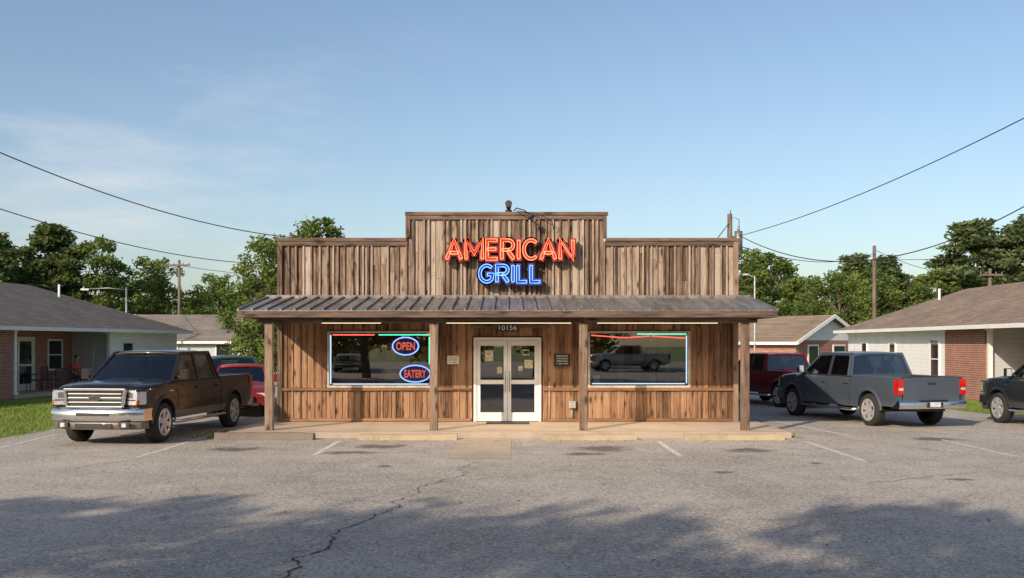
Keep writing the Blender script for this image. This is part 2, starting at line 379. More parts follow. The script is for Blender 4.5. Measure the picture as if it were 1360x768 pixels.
for a,c in ((-5.5,-.98),(.76,5.3)): tb(a,c,-.075,-.03,.86,.93); tb(a,c,-.07,-.03,.13,.2)
tr.done('wall_trim',rest,[M_trim,M_trimh,M_rail],.006,1)
sh=MB(); sh.box(-5.57,-5.45,.15,13,0,4.0); sh.box(5.25,5.37,.15,13,0,4.0); sh.box(-5.57,5.37,13,13.12,0,4.0)
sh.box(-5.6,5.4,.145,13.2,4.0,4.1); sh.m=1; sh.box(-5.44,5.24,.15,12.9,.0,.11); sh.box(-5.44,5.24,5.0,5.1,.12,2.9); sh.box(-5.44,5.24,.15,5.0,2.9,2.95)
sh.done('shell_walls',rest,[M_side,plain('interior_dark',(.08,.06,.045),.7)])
it=MB()
for tx in (-4.0,-3.1,-2.3,2.4,3.3,4.0):
    it.m=0; it.box(tx-.35,tx+.35,1.0,1.7,.84,.88); it.tube([(tx,1.35,.12),(tx,1.35,.84)],.04)
    for sy in (.75,1.95): it.box(tx-.2,tx+.2,sy-.2,sy+.2,.55,.6); it.box(tx-.2,tx+.2,sy-.03,sy+.03,.6,1.08)
it.m=1; it.box(-3.25,-2.45,.9,1.3,.89,1.45); it.m=2; it.box(-3.2,-2.5,.88,.895,.95,1.4)
it.m=3; it.box(-4.9,-.9,3.6,4.2,.12,1.15); it.box(1.4,4.6,3.6,4.2,.12,1.15)
it.m=2
for k in range(7): it.box(-4.7+k*.52,-4.4+k*.52,4.9,4.95,1.5,1.8+.1*(k%3))
for k in range(5): it.box(1.7+k*.6,2.05+k*.6,4.9,4.95,1.5,1.9)
it.m=4
for xx in (2.9,3.75,4.1): it.box(xx-.07,xx+.07,2.6,2.74,.12,2.9)  # cream boxes put inside to stand in for columns reflected in the pane
it.box(1.95,2.12,.16,.18,1.0,1.22)
it.done('dining_furniture',rest,[plain('table_wood',(.3,.15,.07),.4),M_black,plain('posters',(.6,.38,.2),.6,var=.6,nscale=5),plain('counter',(.25,.13,.08),.5),plain('cream_boxes',(.55,.47,.38),.7)])
lb=MB()
for lx in (-3.9,-2.9,-1.6,3.0): lb.sphere((lx,3.0,2.62),.055,.055,.055,8)
lb.done('added_fill_bulbs',rest,[emis('fill_glow',(1,.72,.42),40)])  # added glowing balls that lift the dim dining room, no known lamps
wn=MB()
for x0,x1 in ((-4.43,-1.91),(1.82,4.27)):
    z0,z1=.935,2.29
    wn.m=0
    for a in ((x0,x0+.05,-.07,.1,z0,z1),(x1-.05,x1,-.07,.1,z0,z1),(x0+.052,x1-.052,-.065,.1,z0,z0+.05),(x0+.052,x1-.052,-.065,.1,z1-.05,z1)): wn.box(*a)
    wn.m=1; wn.poly([(x0+.05,.0,z0+.05),(x1-.05,.0,z0+.05),(x1-.05,.0,z1-.05),(x0+.05,.0,z1-.05)])
wn.done('window_frames',rest,[plain('window_trim',(.45,.4,.35),.6),M_glass],normals=False)
ng=emis('neon_green',(.1,.95,.55),1.6); nr=emis('neon_red_thin',(1,.1,.07),2.2); nw=emis('neon_white',(.6,.78,1),1.3)
t1=MB(); 
def ntube(m,pts): t1.m=m; t1.tube(pts,.014,6)
ntube(2,[(-4.35,-.02,1.02),(-4.35,-.02,2.2)]); ntube(1,[(-4.3,-.02,2.2),(-3.3,-.02,2.2)]); ntube(0,[(-3.2,-.02,2.2),(-1.98,-.02,2.2)]); ntube(0,[(-1.985,-.02,1.5),(-1.985,-.02,2.15)]); ntube(2,[(-4.3,-.02,1.02),(-2.0,-.02,1.02)])
ntube(1,[(1.9,-.02,2.19),(2.7,-.02,2.13),(3.3,-.02,2.17)]); ntube(1,[(3.35,-.02,2.17),(4.15,-.02,2.12)]); ntube(0,[(3.0,-.02,2.22),(4.18,-.02,2.22)]); ntube(2,[(4.185,-.02,2.18),(4.185,-.02,1.04)]); ntube(2,[(4.15,-.02,1.03),(1.92,-.02,1.03)])
t1.done('window_neon_border',rest,[ng,nr,nw])
d=MB()
X0,X1,ZT=-.92,.70,2.14
d.box(X0,X0+.07,-.06,.1,.125,ZT); d.box(X1-.07,X1,-.06,.1,.125,ZT); d.box(X0+.072,X1-.072,-.058,.1,ZT-.08,ZT)
mid=(X0+X1)/2
for a,c in ((X0+.075,mid-.004),(mid+.004,X1-.075)):
    d.m=0
    d.box(a,a+.085,-.03,.03,.135,ZT-.085); d.box(c-.085,c,-.03,.03,.135,ZT-.085)
    d.box(a+.087,c-.087,-.028,.03,.135,.34); d.box(a+.087,c-.087,-.028,.03,ZT-.2,ZT-.087); d.box(a+.087,c-.087,-.028,.03,1.02,1.12)
    d.m=1; d.poly([(a+.08,0,.3),(c-.08,0,.3),(c-.08,0,ZT-.15),(a+.08,0,ZT-.15)])
d.m=2; 
for hx in (mid-.05,mid+.05): d.tube([(hx,-.03,.85),(hx,-.09,.88),(hx,-.09,1.3),(hx,-.03,1.33)],.012)
d.m=3; 
for (px,pz,w,h) in ((-.55,1.7,.2,.26),(-.3,1.35,.12,.16),(.33,1.78,.16,.14),(.4,1.5,.2,.2),(.2,1.4,.1,.12)): d.box(px-w/2,px+w/2,-.012,-.006,pz-h/2,pz+h/2)
d.m=4; d.box(.27,.4,-.02,-.013,1.74,1.82)
d.done('entrance_doors',rest,[M_alu,M_glass,M_steel,plain('paper',(.5,.45,.3),.7,var=.6,nscale=18),M_black],normals=False)
d=MB(); d.m=1; d.box(1.36,1.52,-.14,-.05,.45,.62); d.tube([(1.44,-.065,.2),(1.44,-.065,.45)],.015); d.tube([(.9,-.06,.2),(.9,-.06,.95)],.01)
d.m=0; d.box(-1.0,.9,-.09,-.05,2.36,2.44); d.done('wall_fittings',rest,[M_trimh,plain('grey_box',(.3,.3,.3),.5)])
ws=group('wall_sign',(-1.41,23.82,1.6)); d=MB(); d.box(-.14,.14,-.01,.03,-.1,.1); d.done('panel',ws,[plain('sign_cream',(.62,.58,.5),.6)])
for k,tx in enumerate(['NOTICE','NO SMOKING','IN LOBBY']): text_obj('lettering',tx,ws,M_black,0,-.013,.055-k*.055,width=.2,height=.03)
ws=group('wall_sign',(1.2,23.82,1.6)); d=MB(); d.box(-.19,.19,-.01,.03,-.15,.15); d.done('panel',ws,[M_black])
for k,tx in enumerate(['BREAKFAST','LUNCH DINNER','OPEN DAILY','11 AM - 9 PM']): text_obj('lettering',tx,ws,M_white,0,-.013,.095-k*.062,width=.27,height=.036)
ws=group('address_sign',(-.1,23.78,2.37)); d=MB(); d.box(-.26,.26,-.015,.03,-.085,.085); d.done('panel',ws,[M_black]); text_obj('numbers','10156',ws,M_white,0,-.02,0,width=.42,height=.11)
po=MB(); YF=-2.7; ZB,ZF=3.10,2.70
x0,x1=-5.86,5.68
def rz(y): return ZF+(ZB-ZF)*(y-YF)/(-YF)
po.m=0
def slab(xa,xb,up0,up1,ya=YF,yb=-.08):
    v=[po.bm.verts.new((x,y,rz(y)+u)) for x in (xa,xb) for y in (ya,yb) for u in (up0,up1)]
    for q in ((0,1,3,2),(4,6,7,5),(0,4,5,1),(2,3,7,6),(0,2,6,4),(1,5,7,3)): po.face([v[i] for i in q])
slab(x0,x1,-.02,0)
n=38
for k in range(n+1):
    xx=x0+.02+(x1-x0-.04)*k/n; slab(xx-.016,xx+.016,.001,.042,YF-.004,-.085)
po.box(x0-.01,x1+.01,-.13,-.078,ZB-.03,ZB+.05)
po.done('porch_roof_metal',rest,[M_metal])
po=MB(); po.m=0
po.r=.3; po.box(x0+.01,x1-.01,YF+.005,YF+.045,ZF-.15,ZF-.025)
slab(x0+.02,x1-.02,-.055,-.024,YF+.05,-.08)
po.m=1
for xa,xb in ((-5.5,-1.69),(-1.69,1.545),(1.545,5.3)):
    po.r=R.random(); po.box(xa+.002,xb-.002,-2.42,-2.28,ZF-.26,ZF-.1)
k=x0+.1
while k<x1: 
    po.r=R.random()
    a=Vector((k,-2.64,rz(-2.64)-.11)); c=Vector((k,-.1,rz(-.1)-.11)); po.beam(a,c,.045,.1); k+=.6
po.r=.2
for xe in (x0+.015,x1-.055):
    v=[po.bm.verts.new(p) for xx in (xe,xe+.04) for p in ((xx,YF+.05,ZF-.15),(xx,-.1,ZF-.15),(xx,-.1,ZB-.06),(xx,YF+.05,ZF-.06))]
    for q in ((0,1,2,3),(7,6,5,4),(0,4,5,1),(1,5,6,2),(2,6,7,3),(3,7,4,0)): po.face([v[i] for i in q])
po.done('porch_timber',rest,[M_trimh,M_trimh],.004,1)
pp=MB()
for px in (-5.25,-1.69,1.545,5.04):
    pp.r=R.random(); pp.box(px-.085,px+.085,-2.44,-2.27,.12,ZF-.262)
pp.done('porch_posts',rest,[M_trim],.012,2)
fl=MB(); fe=MB()
for xa,xb in ((-4.35,-3.0),(-1.5,1.35),(1.95,4.7)):
    fl.box(xa-.03,xb+.03,-1.2,-1.08,2.50,2.54); fe.tube([(xa,-1.14,2.475),(xb,-1.14,2.475)],.018,8)
fl.done('lamp_housings',rest,[M_white]); fe.done('lamp_tubes',rest,[emis('warm_tube',(1,.82,.5),4)])
for xa,xb in ((-4.35,-3.0),(-1.5,1.35),(1.95,4.7)):
    L=bpy.data.lights.new('porch_lamp','AREA'); L.shape='RECTANGLE'; L.size=xb-xa; L.size_y=.06; L.energy=18*(xb-xa); L.color=(1,.80,.55)
    o=bpy.data.objects.new('porch_lamp',L); sc.collection.objects.link(o); o.parent=rest; o.location=((xa+xb)/2,-1.14,2.44); o.rotation_euler=(rad(-25),0,0)
d=MB(); d.tube([(-.08,.05,5.1),(-.08,.0,5.26)],.03); d.tube([(-.08,.05,5.24),(-.08,-.25,5.32)],[.05,.085],12); d.box(-.16,0,-.02,.1,5.14,5.2)
d.tube([(.05,-.05,5.17),(.1,-.35,5.2),(.3,-.5,5.12),(.42,-.5,5.02)],.014); d.tube([(.42,-.5,5.04),(.45,-.45,4.95)],[.03,.08],10)
d.tube([(.1,-.06,5.17),(.6,-.25,5.08),(.95,-.3,4.9),(1.0,-.12,4.7)],.01)
d.done('roof_spot_lamps',rest,[M_dark])
d=MB(); d.box(-6.05,5.9,20.98,23.88,-.05,.12); d.done('concrete_walkway',None,[M_conc],.015,2)
d=MB(); d.box(-.6,.4,23.1,23.7,.121,.135); d.done('door_mat',None,[M_dark])
for k,(a,c,mm,h) in enumerate([(-6.15,-4.1,M_conc3,.15),(-3.15,-1.14,M_conc2,.12),(.63,2.58,M_conc2,.11),(3.57,5.63,M_conc2,.12)]):
    g=group('concrete_wheel_stop',((a+c)/2,20.66,0),rad(R.uniform(-1.2,1.2))); d=MB(); L=(c-a)/2
    n=12
    def f(i): return L*(2*i/n-1)
    for i in range(n):
        xa,xb=f(i),f(i+1); z=[h*R.uniform(.88,1.04) for _ in range(2)]
        if i: z[0]=zp
        zp=z[1]
        v=[d.bm.verts.new(p) for xx,zz in ((xa,z[0]),(xb,z[1])) for p in ((xx,-.15,0),(xx,-.09,zz),(xx,.09,zz),(xx,.15,0))]
        for q in ((0,1,5,4),(1,2,6,5),(2,3,7,6)): d.face([v[j] for j in q])
        if i==0: d.face([v[j] for j in (0,1,2,3)])
        if i==n-1: d.face([v[j] for j in (4,5,6,7)])
    d.done('block',g,[mm])
# neon sign : stroke letters
def arc(cx,cy,rx,ry,a0,a1,n=12): return [(cx+rx*math.cos(rad(a0+(a1-a0)*k/n)),cy+ry*math.sin(rad(a0+(a1-a0)*k/n))) for k in range(n+1)]
GL={'A':(.84,[[(0,0),(.42,1),(.84,0)],[(.17,.33),(.67,.33)]]),
 'M':(.96,[[(0,0),(0,1),(.48,.3),(.96,1),(.96,0)]]),
 'E':(.6,[[(.6,1),(0,1),(0,0),(.6,0)],[(0,.52),(.52,.52)]]),
 'R':(.68,[[(0,0),(0,1),(.36,1)]+arc(.38,.74,.28,.26,85,-85)+[(.36,.48),(0,.48)],[(.34,.46),(.68,0)]]),
 'I':(.06,[[(.03,0),(.03,1)]]),
 'C':(.74,[arc(.42,.5,.42,.5,48,312,20)]),
 'N':(.74,[[(0,0),(0,1),(.74,0),(.74,1)]]),
 'G':(.78,[arc(.42,.5,.42,.5,48,318,20)+[(.78,.45),(.46,.45)]]),
 'L':(.54,[[(0,1),(0,0),(.54,0)]])}
def offs(P,o):
    out=[]
    for i,p in enumerate(P):
        a=Vector(P[max(i-1,0)]);c=Vector(P[min(i+1,len(P)-1)]);p=Vector(p)
        d1=(p-a).normalized() if i>0 else (c-p).normalized(); d2=(c-p).normalized() if i<len(P)-1 else d1
        n1=Vector((-d1.y,d1.x));n2=Vector((-d2.y,d2.x)); m=(n1+n2); 
        m=m.normalized() if m.length>.05 else n1
        k=min(1.8,1/max(.3,m.dot(n1))); out.append(p+m*o*k)
    return out
def stroke_word(g,word,W,Hh,zc,bt,nt_,fc,tag):
    gap=.27; tot=sum(GL[c][0] for c in word)+gap*(len(word)-1); sx=W/tot; x=-W/2
    B=MB(); T=MB(); Fz=MB()
    for ch in word:
        for st in GL[ch][1]:
            P=[(x+px*sx,zc-Hh/2+py*Hh) for px,py in st]
            for a,c in zip(P,P[1:]):
                A=Vector((a[0],0,a[1]));Cc=Vector((c[0],0,c[1])); dd=(Cc-A).normalized()*.05
                B.beam(A-dd,Cc+dd,.155,.17,(0,1,0))
            for o in (-.032,.032):
                Q=offs(P,o); T.tube([(q.x,-.105,q.y) for q in Q],.0125,6)
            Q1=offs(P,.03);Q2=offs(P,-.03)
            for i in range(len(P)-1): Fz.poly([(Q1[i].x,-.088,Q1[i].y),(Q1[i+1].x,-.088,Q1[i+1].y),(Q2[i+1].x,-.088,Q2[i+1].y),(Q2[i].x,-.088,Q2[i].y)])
            for e,sgn in ((0,1),(-1,1)):
                q1=offs(P,.032)[e];q2=offs(P,-.032)[e]; T.tube([(q1.x,-.105,q1.y),(q2.x,-.105,q2.y)],.0125,6)
        x+=(GL[ch][0]+gap)*sx
    B.done(tag+'_letter_boxes',g,[bt]); T.done(tag+'_neon',g,[nt_]); Fz.done(tag+'_neon_glow_face',g,[fc])
g=group('neon_sign',(-.05,23.64,0))
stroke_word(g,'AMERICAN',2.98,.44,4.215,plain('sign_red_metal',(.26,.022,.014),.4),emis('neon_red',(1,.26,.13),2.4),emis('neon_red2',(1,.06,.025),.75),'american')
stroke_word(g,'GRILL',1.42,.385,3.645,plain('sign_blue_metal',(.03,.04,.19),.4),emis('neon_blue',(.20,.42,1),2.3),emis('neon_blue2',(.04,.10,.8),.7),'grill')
d=MB(); d.box(-1.5,1.5,.095,.12,4.02,4.06); d.box(-1.5,1.5,.095,.12,4.36,4.4); d.box(-.75,.75,.095,.12,3.5,3.54); d.box(-.75,.75,.095,.12,3.74,3.78)
for xx in (-1.3,-.5,.5,1.3): d.tube([(xx,.1,4.3),(xx,.24,4.3)],.02)
d.done('mounting_rails',g,[M_dark])
def oval_sign(x,z,w,h,txt):
    g=group('neon_open_sign' if txt=='OPEN' else 'neon_eatery_sign',(x,23.84,z)); d=MB()
    d.tube([(w/2*math.cos(a),0,h/2*math.sin(a)) for a in [2*math.pi*k/32 for k in range(33)]],.017,6,False)
    d.done('oval_tube',g,[emis('neon_blue_oval',(.22,.38,1),2.0)])
    d=MB(); d.poly([(w*.49*math.cos(a),.03,h*.49*math.sin(a)) for a in [2*math.pi*k/32 for k in range(32)]]); d.done('backing',g,[plain('sign_navy',(.012,.014,.05),.4)])
    text_obj('lettering',txt,g,emis('neon_red_txt',(1,.16,.12),2.2),0,-.005,0,width=w*.72,height=h*.44,bevel=.012,outline=True)
oval_sign(-2.55,1.93,.62,.42,'OPEN'); oval_sign(-2.32,1.27,.72,.4,'EATERY')
# ---------------------------------------------------------------- vehicles
def interp(T,x):
    if x<=T[0][0]: return T[0][1]
    for (a,b),(c,d) in zip(T,T[1:]):
        if x<=c:
            u=(x-a)/(c-a); return b+(d-b)*u
    return T[-1][1]
def wheel(b,x,y,r,side):
    w=.13
    b.m=2
    prof=[(r*.62,w),(r*.72,w+.005),(r*.9,w+.0),(r*.97,w-.02),(r,w-.05),(r,-w+.05),(r*.97,-w+.02),(r*.9,-w),(r*.62,-w)]
    b.lathe((x,y,r),[(a,h*side) for a,h in prof],32)
    b.m=4
    b.lathe((x,y,r),[(a,h*side) for a,h in [(r*.66,w+.003),(r*.63,w+.012),(r*.6,w-.0),(r*.57,w-.06),(r*.2,w-.075),(.001,w-.075)]],32)
    b.m=3
    b.lathe((x,y,r),[(a,h*side) for a,h in [(r*.22,w-.07),(r*.21,w-.012),(r*.12,w-.0),(.001,w-.0)]],16)
    for k in range(6):
        a=k*math.pi/3+.3
        for da in (-.12,.12):
            p0=Vector((x+r*.15*math.cos(a+da*.6),y+side*(w-.028),r+r*.15*math.sin(a+da*.6))); p1=Vector((x+r*.61*math.cos(a+da),y+side*(w-.010),r+r*.61*math.sin(a+da)))
            b.beam(p0,p1,.068*r/.4,.05,(0,1,0))
    b.lathe((x,y,r),[(a,h*side) for a,h in [(r*.69,w+.005),(r*.64,w+.014),(r*.56,w-.01)]],32)
def vehicle(name,loc,heading,color,lower,s=1.0,kind='truck',metal=.4):
    g=group(name,(loc[0],loc[1],0.0),heading,s)
    paint=carpaint(name+'_paint',color,metal); low=carpaint(name+'_lower',lower,.2)
    mats=[paint,low,M_tire,M_alloy,M_dark,M_chrome,M_lens,M_tail,M_amber,M_plate,M_int]
    if kind=='truck':
        W0,xr,xf,ax,Ra,rw=.98,-1.06,2.80,1.85,.475,.41; belt=1.24; zs=.46
        top=[(-1.06,1.24),(1.25,1.25),(1.45,1.245),(2.1,1.215),(2.5,1.18),(2.66,1.15),(2.75,1.10),(2.79,1.03),(2.80,.95)]
        gh=dict(b0=1.38,b1=-1.03,t0=.62,t1=-.86,zb=1.24,zt=1.82,yb=.91,yt=.74,B=(.04,))
        noseb=2.2
    else:
        W0,xr,xf,ax,Ra,rw=.89,-2.28,2.22,1.36,.38,.325; belt=.93; zs=.27
        top=[(-2.28,.74),(-2.2,.92),(-1.9,.98),(-1.3,.98),(1.0,.95),(1.2,.92),(1.8,.82),(2.05,.74),(2.18,.64),(2.22,.56)]
        gh=dict(b0=1.05,b1=-1.5,t0=.25,t1=-.85,zb=.93,zt=1.42,yb=.80,yt=.62,B=(-.1,))
        noseb=1.6
    def S(z):
        k=.8 if kind=='truck' else .62
        return 1-(.05*((k-z)/.4)**2 if z<k else .055*((z-k)/.45)**2)
    def Wx(x):
        w=W0
        if x>noseb: w*=1-.12*((x-noseb)/(xf-noseb))**2.4
        if kind!='truck' and x<-1.6: w*=1-.12*((-1.6-x)/.68)**2
        return w
    def zb(x):
        z=zs
        for c in ((ax,) if kind=='truck' and True else (ax,-ax)):
            if abs(x-c)<Ra: return max(zs,rw+.02+math.sqrt(max(0,Ra*Ra-(x-c)**2)))
        if x>ax+Ra: z=zs+.07
        return z
    def stations(a,b_,cs):
        xs=set()
        n=int((b_-a)/.2)
        for i in range(n+1): xs.add(round(a+(b_-a)*i/n,4))
        for c in cs:
            xs={x for x in xs if abs(x-c)>Ra+.02}
            for k in range(15): xs.add(round(c+Ra*math.cos(math.pi*k/14),4))
            xs.add(round(c-Ra-.004,4)); xs.add(round(c+Ra+.004,4))
        for (x,_) in top:
            if all(abs(x-c)>Ra for c in cs) and a<x<=b_: xs.add(round(x,4))
        return sorted(xs)
    lowz=zs+.16
    def mat_of(vs):
        return 1 if max(v.co.z for v in vs)<lowz+.03 else 0
    b=MB(); b.sm=True
    xs=stations(xr,xf,(ax,) if kind=='truck' else (ax,-ax)); T=[0,.1,.2,.45,.65,.82,.93]
    rings=[]
    for x in xs:
        z0=zb(x); z1=interp(top,x); w=Wx(x); half=[]
        for t in T:
            z=z0+(z1-z0)*t; half.append((w*S(z),z))
        half+= [(w*S(z1)*.985,z1-.012),(w*S(z1)*.95,z1+.004),(w*.82,z1+.018),(w*.68,z1+.022),(w*.60,z1+.045),(w*.3,z1+.055)]
        ring=[(-y,z) for y,z in half]+[(0,z1+.058)]+[(y,z) for y,z in half[::-1]]
        bul=lambda y: -.13*(abs(y)/W0)**2.5*max(0,(x-noseb)/(xf-noseb)) 
        rings.append([b.bm.verts.new((x+bul(y),y,z)) for y,z in ring])
    nr_=len(rings[0])
    for A,B in zip(rings,rings[1:]):
        for k in range(nr_-1):
            vs=[A[k],A[k+1],B[k+1],B[k]]
            b.m=mat_of(vs); b.face(vs)
        b.m=4; b.face([A[-1],A[0],B[0],B[-1]])
    b.m=0; b.face(rings[0]); b.face(rings[-1][::-1])
    b.done('body',g,mats,split=38)
    if kind=='truck':
        b=MB(); b.sm=True
        xs=stations(-3.04,-1.085,(-ax,))
        def zbb(x):
            if abs(x+ax)<Ra: return rw+.02+math.sqrt(max(0,Ra*Ra-(x+ax)**2))
            return zs if x>-ax else zs+.08
        for sd in (-1,1):
            rings=[]
            for x in xs:
                z0=zbb(x); z1=1.26; w=W0*(1-.03*max(0,(-2.6-x)/.44)**2); pr=[]
                for t in T+[1.0]: z=z0+(z1-z0)*t; pr.append((w*S(z),z))
                pr+=[(w*S(z1)-.03,z1+.015),(w*S(z1)-.09,z1+.01),(.84,z1-.01),(.84,.8),(.84,z0)]
                rings.append([b.bm.verts.new((x,sd*y,z)) for y,z in pr])
            for A,B in zip(rings,rings[1:]):
                for k in range(len(A)-1):
                    vs=[A[k],A[k+1],B[k+1],B[k]]
                    b.m=4 if k>=10 else mat_of(vs); b.face(vs)
                b.m=4; b.face([A[-1],A[0],B[0],B[-1]])
            b.m=0; b.face(rings[0]); b.face(rings[-1])
        b.done('bed_sides',g,mats,split=38)
        b=MB(); b.m=4; b.box(-3.0,-1.09,-.838,.838,.68,.74); b.box(-1.14,-1.09,-.838,.838,.74,1.2)
        b.m=0; b.box(-3.045,-2.985,-.80,.80,.64,1.255); b.m=4; b.box(-3.051,-3.04,-.12,.12,1.08,1.14)
        b.m=0; b.box(-3.052,-3.044,-.72,.72,.70,.74); b.box(-3.052,-3.044,-.72,.72,1.18,1.215)
        b.done('tailgate_and_bed',g,mats,.012,2)
        b=MB()
        for sd in (-1,1):
            b.m=7; b.box(-3.07,-2.9,min(sd*.80,sd*.965),max(sd*.80,sd*.965),.84,1.22)
            b.m=6; b.box(-3.075,-2.95,min(sd*.82,sd*.945),max(sd*.82,sd*.945),.95,1.01)
        b.m=5
        def bar(xx,z0,z1,hw,bul,dirn,th=.1):
            N=14
            def f(u,v):
                y=hw*(2*u-1); x=xx-dirn*bul*abs(2*u-1)**3
                prof=[(0,-.02*dirn),(.15,.0),(.5,.012*dirn),(.85,.0),(1,-.03*dirn)]
                z=z0+(z1-z0)*v; return Vector((x+interp(prof,v),y,z))
            sm=b.sm; b.sm=True; b.grid(f,N,6)
            def f2(u,v): p=f(u,1); return p+Vector((-dirn*th*v,0,0))
            b.grid(f2,N,1); b.grid(lambda u,v:f(u,0)+Vector((-dirn*th*v,0,0)),N,1)
            for u in (0,1): b.grid(lambda v,w_:f(u,v)+Vector((-dirn*.32*w_,0,0)),6,1)
            b.sm=sm
        bar(-3.16,.5,.70,.95,.06,-1,.16)
        b.m=4; b.box(-3.185,-3.16,-.22,.22,.53,.66); b.box(-3.175,-3.02,-.4,.4,.702,.708)
        b.m=9; b.box(-3.19,-3.186,-.15,.15,.545,.66)
        b.m=5; bar(2.90,.50,.735,.97,.19,1,.16)
        b.m=1; bar(2.865,.33,.498,.90,.17,1,.2)
        b.m=4; b.box(2.895,2.92,-.34,.34,.60,.665)
        for sd in (-1,1):
            b.m=4; b.box(2.845,2.888,min(sd*.52,sd*.74),max(sd*.52,sd*.74),.375,.475); b.m=6; b.box(2.87,2.893,min(sd*.59,sd*.68),max(sd*.59,sd*.68),.385,.465)
        b.m=4; b.box(2.86,2.886,-.38,.38,.37,.45)
        b.done('bumpers_and_tail_lamps',g,mats)
        b=MB(); b.m=4; b.box(2.70,2.80,-.57,.57,.77,1.10)
        b.m=5
        b.beam((2.815,-.64,1.115),(2.815,.64,1.115),.07,.05); b.beam((2.815,-.58,.77),(2.815,.58,.77),.06,.045)
        for z,h in ((.865,.025),(.945,.045),(1.03,.025)): b.box(2.75,2.83,-.56,.56,z-h/2,z+h/2)
        for sd in (-1,1): b.beam((2.812,sd*.575,.765),(2.812,sd*.625,1.12),.06,.05,(1,0,0))
        b.done('grille',g,mats,.010,2)
        b=MB(); N=20
        b.sm=True
        for (rx_,rz_,xx,mm) in ((.13,.058,2.838,5),(.118,.047,2.841,4)):
            b.m=mm; v=[b.bm.verts.new((xx,rx_*math.cos(a),.945+rz_*math.sin(a))) for a in [2*math.pi*k/N for k in range(N)]]; b.face(v)
        b.done('grille_badge',g,mats)
        for sd in (-1,1):
            b=MB(); Mx=Matrix.Translation((2.665,sd*.775,.955))@Matrix.Rotation(-sd*.38,4,'Z')
            b.m=4; b.box(-.14,.10,-.155,.145,-.165,.165,Mx); b.m=6; b.box(-.13,.122,-.13,.125,-.14,.145,Mx)
            b.m=6; b.box(-.12,.118,min(sd*.125,sd*.155),max(sd*.125,sd*.155),-.13,.12,Mx); b.m=5; b.box(.118,.128,-.06,.06,-.01,.11,Mx); b.m=4; b.box(.118,.1265,-.12,.12,-.06,-.035,Mx)
            b.m=8; b.box(.05,.125,min(sd*.127,sd*.157),max(sd*.127,sd*.157),-.13,-.04,Mx)
            b.done('headlamp',g,mats,.015,2)
        b=MB(); b.sm=True; b.m=0
        for sd in (-1,1):
            b.tube([(1.35,sd*.46,1.297),(2.0,sd*.50,1.268),(2.55,sd*.52,1.205)],[.012,.02,.008],8)
        b.done('hood_creases',g,mats)
    else:
        b=MB()
        for sd in (-1,1):
            b.m=6; b.box(1.98,2.12,min(sd*.5,sd*.76),max(sd*.5,sd*.76),.56,.70); b.m=7; b.box(-2.285,-2.1,min(sd*.48,sd*.76),max(sd*.48,sd*.76),.66,.83)
        b.m=4; b.box(2.12,2.225,-.45,.45,.48,.62); b.box(2.1,2.21,-.6,.6,.33,.42); b.box(-2.30,-2.2,-.7,.7,.33,.42); b.m=9; b.box(-2.30,-2.28,-.2,.2,.6,.72)
        b.done('lamps_and_grille',g,mats,.02,2)
    q=gh
    def sp(x,f,sd,o=0): return Vector((x,sd*(q['yb']+(q['yt']-q['yb'])*f+o),q['zb']+(q['zt']-q['zb'])*f))
    b=MB(); b.m=0
    for sd in (-1,1):
        b.beam(sp(q['b0'],-.02,sd),sp(q['t0'],1,sd),.055,.07,(0,1,0))
        x1=q['b1']; t1_=q['t1']
        v=[sp(x1,0,sd),sp(x1+.17,0,sd),sp(t1_+.12,1,sd),sp(t1_,1,sd)]
        b.poly(v); b.poly([p+Vector((0,-sd*.04,0)) for p in v]); b.beam(v[1],v[2],.03,.05,(1,0,0)); b.beam(v[0],v[3],.05,.05,(1,0,0))
        for Bx in q['B']: b.m=4; b.beam(sp(Bx,0,sd),sp(Bx,1,sd),.04,.09,(1,0,0)); b.m=0
        b.beam(sp(q['t0']+.02,1,sd,.0),sp(q['t1'],1,sd,.0),.05,.07,(0,0,1))
        b.m=4; b.beam(sp(q['b0']-.02,.0,sd,.012),sp(q['b1'],.0,sd,.012),.03,.03); b.m=0
    b.beam((q['b1']+.02,-q['yb'],q['zb']),(q['b1']+.02,q['yb'],q['zb']),.05,.08); 
    b.done('cab_pillars',g,mats,.01,2)
    b=MB(); b.sm=True; b.m=0
    xa,xb=q['t1']-.03,q['t0']+.06; yt=q['yt']+.02; zt=q['zt']
    def roof(u,v):
        a=2*u-1; c=2*v-1; x=(xa+xb)/2+(xb-xa)/2*a; 
        if a>0: x+=.07*(1-c*c)*a
        return Vector((x,yt*c,zt+.03+.035*(1-abs(c)**3)-.035*abs(a)**4-.02*abs(c)**6))
    gr=b.grid(roof,12,12)
    loop=[gr[i][0] for i in range(13)]+[gr[12][j] for j in range(1,13)]+[gr[i][12] for i in range(11,-1,-1)]+[gr[0][j] for j in range(11,0,-1)]
    lo=[b.bm.verts.new(v_.co+Vector((0,0,-.06))) for v_ in loop]
    for k in range(len(loop)): b.face([loop[k],loop[(k+1)%len(loop)],lo[(k+1)%len(loop)],lo[k]])
    b.face(lo); b.done('roof_panel',g,mats,.02,3,ang=40)
    b=MB(); b.m=0
    for sd in (-1,1):
        o=-.005; Bx=q['B'][0]
        b.poly([sp(q['b0']-.04,.02,sd,o),sp(Bx+.03,.02,sd,o),sp(Bx+.03,.97,sd,o),sp(q['t0']+.02,.97,sd,o)])
        b.poly([sp(Bx-.03,.02,sd,o),sp(q['b1']+.15,.02,sd,o),sp(q['t1']+.11,.97,sd,o),sp(Bx-.03,.97,sd,o)])
    b.sm=True
    def ws_(u,v):
        c=2*u-1; f=v; yy=(q['yb']+(q['yt']-q['yb'])*f-.02)*c; x=q['b0']+(q['t0']-q['b0'])*f+.10*(1-c*c)*(1-.4*f); return Vector((x,yy,q['zb']+(q['zt']-q['zb'])*f+.005))
